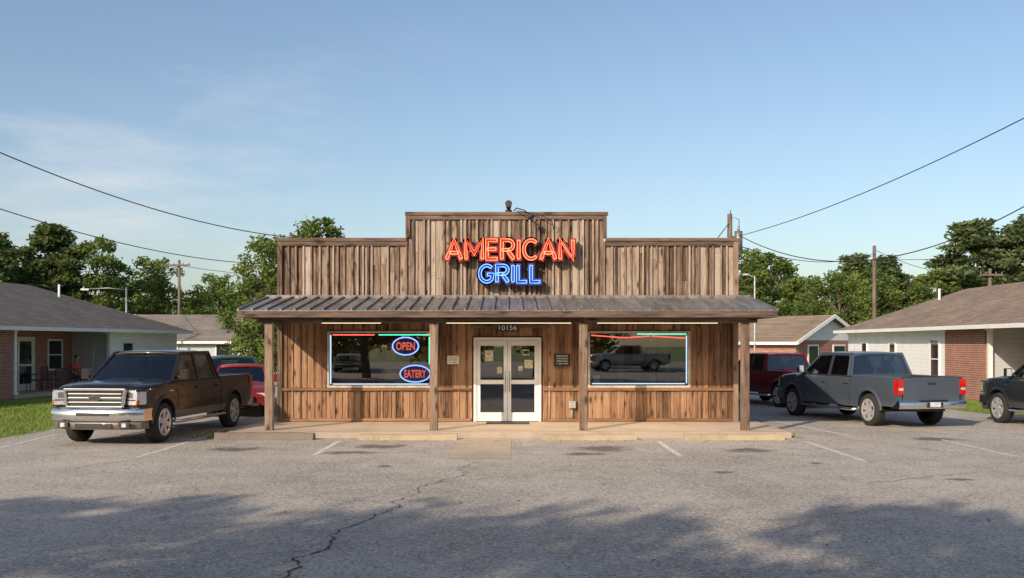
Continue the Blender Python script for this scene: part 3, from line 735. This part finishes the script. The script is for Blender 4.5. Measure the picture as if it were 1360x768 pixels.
    b.grid(ws_,10,5)
    def rw_(u,v):
        c=2*u-1; yy=(q['yb']+(q['yt']-q['yb'])*v-.04)*c; return Vector((q['b1']+(q['t1']-q['b1'])*v+.01,yy,q['zb']+(q['zt']-q['zb'])*v))
    b.grid(rw_,6,2)
    b.done('windows',g,[M_cglass],normals=False)
    b=MB(); b.m=10
    for xx in ((.30,-.62) if kind=='truck' else (.0,-.85)):
        for yy in (-.40,.40):
            z=q['zb']; b.box(xx-.08,xx+.06,yy-.24,yy+.24,z-.1,z+.22); b.box(xx-.08,xx+.02,yy-.12,yy+.12,z+.23,z+.40)
    b.box(q['b0']-.35,q['b0']-.02,-.78,.78,q['zb']-.05,q['zb']+.05)
    b.done('seats_and_dash',g,mats,.03,2)
    b=MB(); b.m=10; cx=q['b0']-.5
    b.tube([(cx-.04*math.sin(a),.4+.17*math.cos(a),q['zb']+.08+.16*math.sin(a)) for a in [2*math.pi*k/20 for k in range(21)]],.014,6,False); b.done('steering_wheel',g,mats)
    b=MB()
    for x in (ax,-ax):
        for sd in (-1,1): wheel(b,x,sd*(W0-.13),rw,sd)
        b.m=4; b.tube([(x,-W0+.2,rw),(x,W0-.2,rw)],.06)
    if kind=='truck': b.box(-2.9,2.5,-.5,.5,.42,.55)
    b.done('wheels',g,mats,normals=True)
    b=MB()
    def sy(x,z,o): return Wx(x)*S(z)+o
    tb_=belt
    for sd in (-1,1):
        b.m=4
        seams=((1.2,tb_),(.04,tb_),(-1.0,tb_)) if kind=='truck' else ((.95,tb_),(-.1,tb_),(-.98,tb_))
        for x,zt_ in seams:
            zz=[zs+.06+(zt_-zs-.08)*k/6 for k in range(7)]
            if abs(x+ax)<Ra: zz=[z for z in zz if z>rw+Ra]
            for a,c in zip(zz,zz[1:]):
                b.poly([(x-.006,sd*sy(x,a,.0025),a),(x+.006,sd*sy(x,a,.0025),a),(x+.006,sd*sy(x,c,.0025),c),(x-.006,sd*sy(x,c,.0025),c)])
        b.m=0
        for x in ((.2,-.86) if kind=='truck' else (.05,-.82)):
            z=tb_-.17; b.box(x-.1,x+.1,min(sd*(sy(x,z,.0)),sd*sy(x,z,.04)),max(sd*sy(x,z,.0),sd*sy(x,z,.04)),z-.018,z+.018)
        b.m=0 if kind=='truck' else 4
        for c in (ax,-ax):
            N=16; pr=None
            for k in range(N+1):
                a=math.pi*k/N; p=[]
                for rr,o in ((Ra-.005,.008),(Ra+.0,.022),(Ra+.05,.016),(Ra+.075,-.002)):
                    X=c+rr*math.cos(a); Z=rw+.02+rr*math.sin(a); p.append(b.bm.verts.new((X,sd*(sy(X,max(Z,zs+.05),o)),Z)))
                if pr:
                    for j in range(3): b.face([pr[j],pr[j+1],p[j+1],p[j]])
                pr=p
        mx=q['b0']-.22; mz=q['zb']+.13; my=q['yb']
        b.m=4; b.beam((mx,sd*(my-.02),mz-.08),(mx+.02,sd*(my+.14),mz-.03),.04,.05)
        b.m=0; b.box(mx-.03,mx+.08,min(sd*(my+.1),sd*(my+.27)),max(sd*(my+.1),sd*(my+.27)),mz-.10,mz+.12)
        b.m=6; b.box(mx-.036,mx-.031,min(sd*(my+.12),sd*(my+.25)),max(sd*(my+.12),sd*(my+.25)),mz-.08,mz+.10)
        if kind=='truck':
            b.m=5; b.tube([(1.3,sd*.9,.40),(1.25,sd*1.0,.385),(-1.2,sd*1.0,.385),(-1.28,sd*.9,.40)],.038,8)
            b.m=5; b.box(1.42,1.62,min(sd*sy(1.5,1.02,0),sd*sy(1.5,1.02,.006)),max(sd*sy(1.5,1.02,0),sd*sy(1.5,1.02,.006)),1.03,1.055)
    if kind=='truck':
        b.m=4; b.tube([(q['b0']+.06,-.1,q['zb']+.03),(q['b0']-.08,.45,q['zb']+.11)],.008,5); b.tube([(q['b0']+.06,.25,q['zb']+.03),(q['b0']-.1,-.3,q['zb']+.13)],.008,5)
        b.tube([(1.5,-.78,1.22),(1.42,-.79,1.95)],.005,5)
    b.done('trim_and_mirrors',g,mats,.006,1)
    return g
def hd(fx,fy): return math.atan2(fy,fx)
vehicle('pickup_truck',(-7.78,22.05),hd(-.11,-1.0),(.012,.0095,.0085),(.15,.125,.10),.985,metal=.0)
vehicle('pickup_truck',(9.08,26.05),hd(-.25,.97),(.105,.135,.175),(.08,.095,.12),.95,metal=.5)
vehicle('pickup_truck',(8.65,33.0),hd(-.30,.95),(.19,.012,.018),(.14,.012,.016),.90)
vehicle('pickup_truck',(13.26,23.37),hd(-.1,.995),(.016,.02,.022),(.06,.062,.06),.93,metal=.1)
vehicle('parked_car',(-9.2,32.6),hd(.35,-.93),(.035,.09,.06),(.03,.06,.05),1.08,'sedan')
vehicle('parked_car',(-7.75,28.6),hd(.2,-.98),(.30,.02,.015),(.2,.02,.015),.95,'sedan')
vehicle('pickup_truck',(-11.5,-23),hd(.1,1),(.6,.6,.6),(.4,.4,.4),1.0,metal=.1)
vehicle('pickup_truck',(8.2,-24),hd(-.9,.2),(.6,.6,.6),(.4,.4,.4),1.0,metal=.1)
# ---------------------------------------------------------------- houses
def house(name,loc,rz_,sx,yn,yf,secs_,wins,roofm,D=9,ez=2.6,rz2=4.6,hip=4.5,doors=(),cols=(),rails=()):
    g=group(name,(loc[0],loc[1],0),rz_); mats=[M_brick,M_sidW,M_sidG,M_white,roofm,M_dkglass,M_conc]
    b=MB()
    def bx(xa,xb,*r): xa*=sx; xb*=sx; b.box(min(xa,xb),max(xa,xb),*r)
    for (a,c,m,rc) in secs_:
        b.m=m; bx(-rc-.2,-rc,a+.001,c-.001,0,ez-.06)
        if rc: 
            b.m=6; bx(-rc,0.1,a,c,0,.14); b.m=0; bx(-rc,-.201,a-.11,a-.002,0.14,ez-.06)
            b.m=2; bx(-rc,-.201,c+.002,c+.11,0.14,ez-.06)
            b.m=3; bx(-rc+.001,.0,a+.01,c-.01,ez-.1,ez-.07)
    b.m=1; bx(-D,-D+.2,yn,yf,0,ez-.06); bx(-D+.2,-.21,yf-.2,yf,0,ez-.06); bx(-D+.2,-.21,yn,yn+.2,0,ez-.06)
    b.done('walls',g,mats)
    b=MB()
    for (y,w,z0,z1,rc) in wins:
        b.m=3; t=.07
        bx(-rc,-rc+.05,y-w/2-t,y-w/2,z0-t,z1+t); bx(-rc,-rc+.05,y+w/2,y+w/2+t,z0-t,z1+t); bx(-rc,-rc+.048,y-w/2+.001,y+w/2-.001,z1,z1+t); bx(-rc,-rc+.07,y-w/2+.001,y+w/2-.001,z0-t,z0); bx(-rc,-rc+.04,y-w/2+.001,y+w/2-.001,(z0+z1)/2-.02,(z0+z1)/2+.02)
        b.m=5; bx(-rc,-rc+.015,y-w/2,y+w/2,z0,z1)
    for (y,rc) in doors:
        b.m=3; bx(-rc,-rc+.05,y-.55,y-.46,.14,2.25); bx(-rc,-rc+.05,y+.46,y+.55,.14,2.25); bx(-rc,-rc+.048,y-.459,y+.459,2.16,2.25); b.m=5; bx(-rc,-rc+.02,y-.38,y+.38,.4,2.08); b.m=3; bx(-rc,-rc+.015,y-.459,y+.459,.14,2.159); bx(-rc,-rc+.03,y-.38,y+.38,1.1,1.17)
    for y in cols: b.m=3; bx(-.12,.02,y-.07,y+.07,.14,ez-.1); bx(-.15,.05,y-.1,y+.1,.14,.24); bx(-.15,.05,y-.1,y+.1,ez-.2,ez-.1)
    b.done('windows_doors_columns',g,mats)
    if rails:
        b=MB()
        for (a,c) in rails:
            b.tube([(-.05*sx,a,1.0),(-.05*sx,c,1.0)],.022,6); b.tube([(-.05*sx,a,.24),(-.05*sx,c,.24)],.015,6)
            n=int((c-a)/.13)
            for k in range(n+1): y=a+(c-a)*k/n; b.tube([(-.05*sx,y,.14 if k in (0,n) else .24),(-.05*sx,y,1.0)],.009 if k not in (0,n) else .02,5)
        b.done('porch_railing',g,[M_dark])
    b=MB(); o=.5; e=[(o*sx,yn-o),(o*sx,yf+o),((-D-o)*sx,yf+o),((-D-o)*sx,yn-o)]; rx=-D/2*sx
    r0=(rx,yn-o+hip,rz2); r1=(rx,yf+o-hip,rz2); E=[(x,y,ez) for x,y in e]
    b.m=4; b.poly([E[0],E[1],r1,r0]); b.poly([E[1],E[2],r1]); b.poly([E[2],E[3],r0,r1]); b.poly([E[3],E[0],r0])
    b.m=3; 
    b.poly([(x,y,ez-.055) for x,y in e])
    a0,a1=min(e[0][0],e[2][0]),max(e[0][0],e[2][0])
    for s_ in (0,1):
        xx=e[0][0] if s_==0 else e[2][0]
        b.box(xx-.06,xx+.06,yn-o-.06,yf+o+.06,ez-.14,ez-.004)
    for yy in (yn-o,yf+o): b.box(a0+.061,a1-.061,yy-.05,yy+.05,ez-.14,ez-.005)
    b.done('hip_roof',g,mats,normals=False)
    b=MB(); b.m=3; b.tube([(rx*.7,yf-hip*.9,rz2-1.0),(rx*.7,yf-hip*.9,rz2-.0)],.05); b.tube([(rx,(yn+yf)/2+2,rz2-.2),(rx,(yn+yf)/2+2,rz2+.35)],.09)
    b.done('roof_vents',g,mats)
    return g
house('brick_house',(-18.0,35.0),rad(-7.9),1,-9,13.2,[(-9,.7,0,0),(.7,7.3,0,1.8),(7.3,13.2,1,0)],
   [(6.05,.9,.95,2.1,1.8),(8.6,.8,1.1,2.0,0),(-3,1.2,.9,2.1,0)],M_shA,D=10,rz2=4.62,hip=4.6,doors=((4.1,1.8),),cols=(.85,7.2),rails=((3.4,4.9),))
house('brick_house',(15.95,31.0),rad(-1.3),-1,-8,17.4,[(6.0,17.4,1,0),(2.7,6.0,0,0),(-4,2.7,0,1.6),(-8,-4,0,0)],
   [(6.9,.8,.7,2.1,0),(11.4,.7,1.2,2.0,0),(0.6,1.2,.9,2.1,1.6),(15,.7,1.2,2,0)],M_shB,D=8.4,ez=2.62,rz2=4.45,hip=4,doors=((-1.6,1.6),),cols=(2.45,-1.0,-3.8))
def chair(loc,rz_):
    g=group('patio_chair',loc,rz_); b=MB()
    b.box(-.24,.24,-.24,.24,.40,.44)
    for x in (-.22,.22):
        for y in (-.22,.22): b.tube([(x,y,0),(x,y,.42 if x>0 else .95)],.016,6)
    for k in range(6): b.tube([(-.22,-.2+.08*k,.44),(-.24,-.2+.08*k,.92)],.009,5)
    b.tube([(-.23,-.23,.93),(-.23,.23,.93)],.014,6)
    for y in (-.24,.24): b.tube([(-.22,y,.64),(.22,y,.64)],.016,6)
    b.done('frame',g,[M_dark])
A_=rad(-7.9)
def hp(u,v,z=0): return (-18.0+u*math.cos(A_)-v*math.sin(A_),35.0+u*math.sin(A_)+v*math.cos(A_),z)
chair(hp(-.8,6.0,.14),A_-.35); chair(hp(-.95,4.4,.14),A_); chair(hp(-1.2,3.8,.14),A_+.3)
def person(loc,rz_):
    g=group('seated_person',loc,rz_)
    skin=plain('skin',(.55,.31,.21),.55,var=.06); shirt=plain('shirt_red',(.58,.07,.06),.8,var=.15); jeans=plain('jeans',(.07,.09,.16),.85); hair=plain('hair',(.05,.03,.02),.8)
    def skinm(name,verts,edges,radii,mat,root=0):
        me=bpy.data.meshes.new(name); me.from_pydata(verts,edges,[]); o=bpy.data.objects.new(name,me); sc.collection.objects.link(o); o.parent=g; me.materials.append(mat)
        m=o.modifiers.new('skin','SKIN'); m.use_smooth_shade=True
        if len(me.skin_vertices)==0: return
        for v,r in zip(me.skin_vertices[0].data,radii): v.radius=r if hasattr(r,'__len__') else (r,r); v.use_root=False
        me.skin_vertices[0].data[root].use_root=True
        o.modifiers.new('s','SUBSURF').levels=1
    V=[(-.05,0,.52),(-.07,0,.72),(-.05,0,.93),(-.02,0,1.02),(-.03,.17,.98),(-.03,-.17,.98),(.03,.25,.74),(.03,-.25,.74),(0,0,1.08)]
    skinm('torso',V,[(0,1),(1,2),(2,3),(3,8),(2,4),(2,5),(4,6),(5,7)],[(.13,.16),(.11,.15),(.12,.17),.08,.07,.07,.048,.048,.05],shirt)
    for s_ in (-1,1):
        skinm('forearm',[(.03,s_*.25,.74),(.14,s_*.22,.64),(.27,s_*.14,.60),(.33,s_*.12,.60)],[(0,1),(1,2),(2,3)],[.042,.038,.028,.036],skin)
        for k in range(4): skinm('finger',[(.33,s_*(.09+.022*k),.60),(.37,s_*(.09+.022*k),.60),(.40,s_*(.09+.022*k),.58)],[(0,1),(1,2)],[.010,.009,.008],skin)
        skinm('thumb',[(.30,s_*.10,.605),(.33,s_*.075,.61),(.355,s_*.07,.605)],[(0,1),(1,2)],[.011,.010,.009],skin)
        skinm('leg',[(-.05,s_*.02,.52),(.0,s_*.10,.52),(.22,s_*.12,.54),(.43,s_*.13,.53),(.44,s_*.13,.30),(.43,s_*.13,.10)],[(0,1),(1,2),(2,3),(3,4),(4,5)],[.11,.095,.08,.06,.056,.042],jeans)
        skinm('shoe',[(.41,s_*.13,.05),(.50,s_*.13,.045),(.60,s_*.135,.035)],[(0,1),(1,2)],[.045,.045,.03],M_dark)
    b=MB(); b.m=0; b.tube([(-.01,0,1.05),(.0,0,1.16)],.05,10); b.sphere((.02,0,1.26),.095,.078,.12,14)
    b.sphere((.115,0,1.245),.018,.014,.022,8); b.sphere((.02,.08,1.25),.02,.01,.03,8); b.sphere((.02,-.08,1.25),.02,.01,.03,8)
    b.m=1; b.sphere((-.005,0,1.295),.105,.088,.105,12); b.m=2
    for s_ in (-1,1): b.sphere((.103,s_*.03,1.27),.010,.014,.008,8)
    b.m=3; b.sphere((.104,0,1.20),.008,.026,.007,8)
    b.done('head',g,[skin,hair,M_black,plain('lips',(.4,.12,.1),.5)])
x_,y_,z_=hp(-.78,6.0,.12); person((x_,y_,z_),A_-.35)
def gable_house(name,loc,rz_,L,W,ez,rz2,wall,gab,roofm,wins=()):
    g=group(name,(loc[0],loc[1],0),rz_); b=MB(); mats=[wall,gab,roofm,M_white,M_dkglass]
    b.box(-L/2,L/2,-W/2,W/2,0,ez)
    b.m=1
    for x in (-L/2,L/2): b.poly([(x,-W/2,ez),(x,W/2,ez),(x,0,rz2-.05)])
    b.m=2; o=.35; dz=(rz2-ez)/(W/2)*o
    for s_ in (-1,1):
        for t in (0,.08):
            b.poly([(-L/2-o,s_*(W/2+o),ez-dz+t),(L/2+o,s_*(W/2+o),ez-dz+t),(L/2+o,0,rz2+t),(-L/2-o,0,rz2+t)])
    b.m=3
    for x in (-L/2-o,L/2+o):
        for s_ in (-1,1): b.beam((x,s_*(W/2+o),ez-dz+.02),(x,0,rz2+.02),.05,.18)
    for s_ in (-1,1): b.box(-L/2-o,L/2+o,s_*(W/2+o)-.04,s_*(W/2+o)+.04,ez-dz-.08,ez-dz+.07)
    for (f,u,z0,z1,w) in wins:
        if f=='x': 
            b.m=3; b.box(L/2,L/2+.05,u-w/2-.08,u+w/2+.08,z0-.08,z1+.08); b.m=4; b.box(L/2+.05,L/2+.06,u-w/2,u+w/2,z0,z1)
        else:
            b.m=3; b.box(u-w/2-.08,u+w/2+.08,-W/2-.05,-W/2,z0-.08,z1+.08); b.m=4; b.box(u-w/2,u+w/2,-W/2-.06,-W/2-.05,z0,z1)
    b.done('house_shell',g,mats,normals=False)
gable_house('small_house',(-18.3,62),rad(3),9.5,7,2.2,3.7,M_sidG,M_sidG,M_shC,[('y',1.2,1.0,1.9,.9),('y',3.2,.9,1.9,.7),('y',-2,1,1.9,.9)])
gable_house('small_brick_house',(14.1,55.4),rad(-50),8.0,6,2.15,3.4,M_brick,M_sidW,M_shB,[('x',.9,.95,1.85,1.0),('x',-1.5,.95,1.85,.8)])
# ---------------------------------------------------------------- trees
def tree_mesh(name,seed,h=10,cr=3,cb=.25,ncl=34,leaves=7500,leaf=.2,pine=False):
    r=random.Random(seed); b=MB(); pts=[];rs=[]; bx=r.uniform(-.4,.4);by=r.uniform(-.4,.4)
    for k in range(9):
        t=k/8; pts.append((bx*math.sin(t*2.5),by*math.sin(t*3),-.1+h*.93*t)); rs.append(.018*h*(1-t*.92)+.006)
    b.tube(pts,rs,8); cl=[]
    for k in range(ncl):
        t=(k+r.random())/ncl; z=h*(cb+(.95-cb)*t)
        if pine: env=(.42+.58*math.sin(math.pi*min(1,(t*.85+.18))))*cr*(1.05-.45*t)
        else: env=cr*math.sqrt(max(.05,1-(2*(t*.94+.06)-1.02)**2))
        a=k*2.4+r.uniform(-.5,.5); rr=env*math.sqrt(r.uniform(.08,1))*r.uniform(.7,1.1)
        c=Vector((rr*math.cos(a),rr*math.sin(a),z+r.uniform(-.3,.3))); cl.append((c,r.uniform(.5,1.0)*cr*(.36 if pine else .36)*(1.1-.35*t),r.uniform(0,1)))
        i=min(7,max(1,int((z-h*.1)/h*8))); p0=Vector(pts[i]); md=(p0+c)/2+Vector((0,0,-.1*h*.1))
        b.tube([p0,md,c],[.005*h,.003*h,.001*h],5,False)
    vs=[];fs=[];cs=[]
    tw=sum(q[1]**2 for q in cl)
    for c,rc,tone in cl:
        n=int(leaves*rc*rc/tw)
        for _ in range(n):
            d=Vector((r.gauss(0,1),r.gauss(0,1),r.gauss(0,1))).normalized(); q=rc*(r.random()**.45)*r.uniform(.75,1.2)
            p=c+Vector((d.x*q*1.15,d.y*q*1.15,d.z*q*(.6 if pine else .72)))
            u=Vector((r.gauss(0,1),r.gauss(0,1),r.gauss(0,.7))).normalized(); w=u.cross(Vector((r.gauss(0,1),r.gauss(0,1),r.gauss(0,1)))).normalized()
            s1=leaf*r.uniform(.6,1.3); s2=s1*(.42 if pine else .6)
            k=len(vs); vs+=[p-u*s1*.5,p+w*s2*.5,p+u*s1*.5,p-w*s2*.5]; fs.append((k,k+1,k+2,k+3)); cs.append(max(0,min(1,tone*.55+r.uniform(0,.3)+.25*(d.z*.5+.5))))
    bm=b.bm; tmp=bpy.data.meshes.new('t'); tmp.from_pydata(vs,[],fs); at=tmp.color_attributes.new('rnd','FLOAT_COLOR','CORNER')
    at.data.foreach_set('color',[x for v in cs for _ in range(4) for x in (v,v,v,1)])
    for p in tmp.polygons: p.material_index=1
    bm.from_mesh(tmp); me=bpy.data.meshes.new(name); bm.to_mesh(me); bm.free()
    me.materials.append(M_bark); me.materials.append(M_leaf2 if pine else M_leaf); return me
TM=[tree_mesh('tree_a',1,10,3.0,.18,40,9500,.27),tree_mesh('tree_b',2,10,3.6,.12,46,10500,.28),tree_mesh('pine_a',3,10,2.9,.25,50,13000,.36,True),tree_mesh('pine_b',4,10,2.5,.3,42,10500,.36,True),tree_mesh('tree_c',5,10,4.4,.05,50,10500,.30)]
far=tree_mesh('far_tree',11,10,3.8,.05,40,4600,.42); TM.append(far)
def tree(i,x,y,h,w=1.0,rz_=None,parent=None,name=None):
    o=bpy.data.objects.new(name or ('pine_tree' if i in (2,3) else 'oak_tree'),TM[i]); sc.collection.objects.link(o); o.location=(x,y,0); s=h/10
    o.scale=(s*w,s*w,s); o.rotation_euler=(0,0,R.uniform(0,6.28) if rz_ is None else rz_); o.parent=parent
for a in [(2,-38.8,75,10.6,1.1),(2,-32.4,70,10.6,1.3),(0,-29.6,71,9.9,1.0),(4,-36,78,8.4,1),(1,-27.4,76,8.6,1.0),(1,-23.6,80,7.6,1),(2,-35.0,66,9.4,1.1),(0,-20.8,82,7.4,1.1),
          (1,-11.1,46,7.0,.9),(0,-9.3,48,8.3,1.0),(3,-41,62,8.5,1.1),(0,-12.9,52,5.8,1),(0,-6.2,52,7.3,1),
          (1,15.6,68,8.6,1.0),(0,18.8,72,8.8,1.0),(4,21.6,66,6.9,.9),(2,30,80,9.2,1.3),(2,32.6,70,10.9,1.35),(2,36.4,70,11.2,1.35),(0,29.2,68,7.4,1.0),(1,33.5,62,6.6,1.1),(0,12.9,68,7.4,1),(2,26.4,76,9.0,1.2),(1,25.2,70,7.2,1.1),(0,-45,70,9.5,1)]: tree(*a)
tl=group('treeline')
for k in range(48):
    x=-80+k*3.4+R.uniform(-1.2,1.2); tree(5,x,R.uniform(96,122),R.uniform(7.6,11.2),1.3,None,tl,'treeline_tree')
# trees behind the viewpoint (their shadows fall on the lot, they show in the window panes)
for a in [(1,-24.5,-8,12.6,1.1),(0,-18.6,-9,13.0,1.1),(4,-13.2,-9.5,12.5,.85),(0,-8.4,-9.8,13.0,1.1),(1,-3.6,-10.6,13.0,.95),(0,1.4,-10.5,12.6,1.0),(0,-29,-8,12,1.0),
          (2,14,-18,12,1.2),(5,-16,-34,9,1.3),(5,6,-36,8,1.3),(5,18,-36,9,1.2),(5,-30,-34,9,1.3)]: tree(*a)
sb=tree_mesh('shrub_mesh',9,1.2,.7,.05,18,1500,.09)
for (u,v) in ((.7,8.6),(.7,10.2)):
    o=bpy.data.objects.new('shrub',sb); sc.collection.objects.link(o); o.location=hp(u,v)
# ---------------------------------------------------------------- utility poles and lines
M_pole=wood('pole_wood',[(.3,(.06,.045,.035)),(.6,(.16,.12,.095)),(.8,(.24,.19,.16))],.3,False)
def upole(x,y,h,arm=1.6,tr_=False,r=.13,az=0):
    g=group('utility_pole',(x,y,0),az); b=MB(); b.tube([(0,0,-.1),(0,0,h*.5),(0,0,h)],[r,r*.85,r*.7],10)
    if arm: 
        b.box(-arm/2,arm/2,-r-.1,-r-.0,h-.45,h-.33); b.m=1
        for k in (-.45,-.2,.2,.45): b.tube([(arm*k,-r-.05,h-.33),(arm*k,-r-.05,h-.2)],.035,6)
    b.m=1
    if tr_:
        b.tube([(.28,0,h-1.15),(.28,0,h-.55)],.13,12); b.tube([(.28,0,h-.55),(.28,0,h-.4)],.04,6); b.box(.08,.16,-.05,.05,h-1.0,h-.7)
        b.tube([(.0,-r,h-.1),(.25,-r-.1,h-.2),(.3,0,h-.4)],.012,5); b.tube([(0,-.1,h),(0,-.1,h+.12)],.02,6)
    b.done('pole',g,[M_pole,M_steel])
upole(-24.4,73,8.1,1.7); upole(7.0,32,6.15,0,True,.11); upole(18.2,50,6.9,0,False,.12); upole(28.8,60,6.5,1.4)
g=group('street_lamp',(-21.3,55,0)); b=MB(); b.tube([(0,0,0),(0,0,5.1)],[.09,.05],8); b.tube([(0,0,4.95),(-1.0,0,5.05),(-2.1,0,5.0)],.03,6); b.box(-2.5,-2.05,-.1,.1,4.92,5.02); b.done('lamp_post',g,[M_steel])
g=group('light_pole',(9.75,40,0)); b=MB(); b.tube([(0,0,0),(0,0,4.7)],[.04,.025],8); b.tube([(0,0,4.65),(-.3,-.1,4.75)],.018,6); b.box(-.5,-.28,-.15,0,4.72,4.79); b.done('pole',g,[plain('pole_grey',(.5,.5,.5),.5)])
wire=plain('cable_black',(.02,.02,.02),.6)
def line(name,p0,q,a,bq,c0,tmax,r=.014,t0=0):
    b=MB(); pts=[]
    N=36
    for k in range(N+1):
        t=t0+(tmax-t0)*k/N; pts.append((p0[0]+q[0]*t,p0[1]+q[1]*t,c0+a*t+bq*t*t))
    b.tube(pts,r,5); b.done(name,None,[wire])
line('power_line',(-5.4,24.5),(-4.5,-10.5),-.458,1.822,4.6,1.5,.011)
line('power_line',(-10.1,40),(-2.76,-15),-1.0,1.175,5.2,1.6)
line('power_line',(7.26,32),(4.04,-10),-4.59,4.11,5.49,1.4)
line('power_line',(7.1,32),(2.16,-14),-.225,.895,5.4,1.5,.011)
def span(p0,p1,sag,r=.014):
    p0=Vector(p0);p1=Vector(p1); b=MB(); b.tube([p0.lerp(p1,k/24)+Vector((0,0,-4*sag*(k/24)*(1-k/24))) for k in range(25)],r,5); b.done('power_line',None,[wire])
span((18.2,50,6.7),(28.8,60,6.2),.5); span((18.2,50,6.5),(7.1,32,5.2),.5); span((18.2,50,6.2),(40,52,8.5),.6); span((-24.4,73,7.7),(-60,80,8),.6,.02); span((-24.4,73,7.7),(-6,70,7.0),.6,.02); span((-25.2,73,7.7),(-21.3,55,4.9),.3)
span((7.0,32,5.9),(5.2,30,4.15),.1)
# ---------------------------------------------------------------- world, sun, camera
w=bpy.data.worlds.new('World'); sc.world=w; w.use_nodes=True; nt=w.node_tree; nt.nodes.clear()
out=nt.nodes.new('ShaderNodeOutputWorld'); bg=nt.nodes.new('ShaderNodeBackground'); sky=nt.nodes.new('ShaderNodeTexSky'); sky.sky_type='NISHITA'; sky.sun_disc=False
sky.sun_elevation=rad(SUN_EL); sky.sun_rotation=rad(180+SUN_AZ); sky.air_density=1.0; sky.dust_density=1.7; sky.ozone_density=1.35; sky.altitude=50
tc=nt.nodes.new('ShaderNodeTexCoord'); mp=nt.nodes.new('ShaderNodeMapping'); mp.inputs['Scale'].default_value=(2.2,2.2,9); mp.inputs['Rotation'].default_value=(0,.12,0); mp.inputs['Location'].default_value=(.35,0,.2)
nz=nt.nodes.new('ShaderNodeTexNoise'); nz.inputs['Scale'].default_value=1.6; nz.inputs['Detail'].default_value=7; nz.inputs['Roughness'].default_value=.62
cr=nt.nodes.new('ShaderNodeValToRGB'); cr.color_ramp.elements[0].position=.50; cr.color_ramp.elements[1].position=.85; cr.color_ramp.elements[1].color=(.75,.75,.75,1); cr.color_ramp.elements[0].color=(0,0,0,1)
sx_=nt.nodes.new('ShaderNodeSeparateXYZ'); lr=nt.nodes.new('ShaderNodeMapRange'); lr.inputs[1].default_value=.05; lr.inputs[2].default_value=-.35
lz=nt.nodes.new('ShaderNodeMapRange'); lz.inputs[1].default_value=.34; lz.inputs[2].default_value=.16
mu=nt.nodes.new('ShaderNodeMath'); mu.operation='MULTIPLY'; mu2=nt.nodes.new('ShaderNodeMath'); mu2.operation='MULTIPLY'
mx=nt.nodes.new('ShaderNodeMix'); mx.data_type='RGBA'; mx.inputs[7].default_value=(5.9,5.8,5.8,1)
l=nt.links.new; l(tc.outputs['Generated'],mp.inputs[0]); l(mp.outputs[0],nz.inputs['Vector']); l(nz.outputs[0],cr.inputs[0])
l(tc.outputs['Generated'],sx_.inputs[0]); l(sx_.outputs[0],lr.inputs[0]); l(sx_.outputs[2],lz.inputs[0]); l(cr.outputs[0],mu.inputs[0]); l(lr.outputs[0],mu.inputs[1]); l(mu.outputs[0],mu2.inputs[0]); l(lz.outputs[0],mu2.inputs[1])
l(mu2.outputs[0],mx.inputs[0]); l(sky.outputs[0],mx.inputs[6]); l(mx.outputs[2],bg.inputs[0]); l(bg.outputs[0],out.inputs[0])
bg.inputs[1].default_value=.15
a=rad(SUN_AZ); e=rad(SUN_EL); dv=Vector((math.sin(a)*math.cos(e),math.cos(a)*math.cos(e),-math.sin(e)))
S=bpy.data.lights.new('sun','SUN'); S.energy=5.0; S.angle=rad(.55); S.color=(1,.85,.66)
so=bpy.data.objects.new('sun',S); sc.collection.objects.link(so); so.rotation_euler=dv.to_track_quat('-Z','Y').to_euler()
cam=bpy.data.cameras.new('camera'); co=bpy.data.objects.new('camera',cam); sc.collection.objects.link(co); co.location=(0,0,2); co.rotation_euler=(rad(90),0,0)
cam.lens=35; cam.sensor_width=36; cam.shift_y=72/1360; cam.clip_end=3000; sc.camera=co
sc.view_settings.view_transform='Standard'; sc.view_settings.look='None'; sc.view_settings.exposure=0
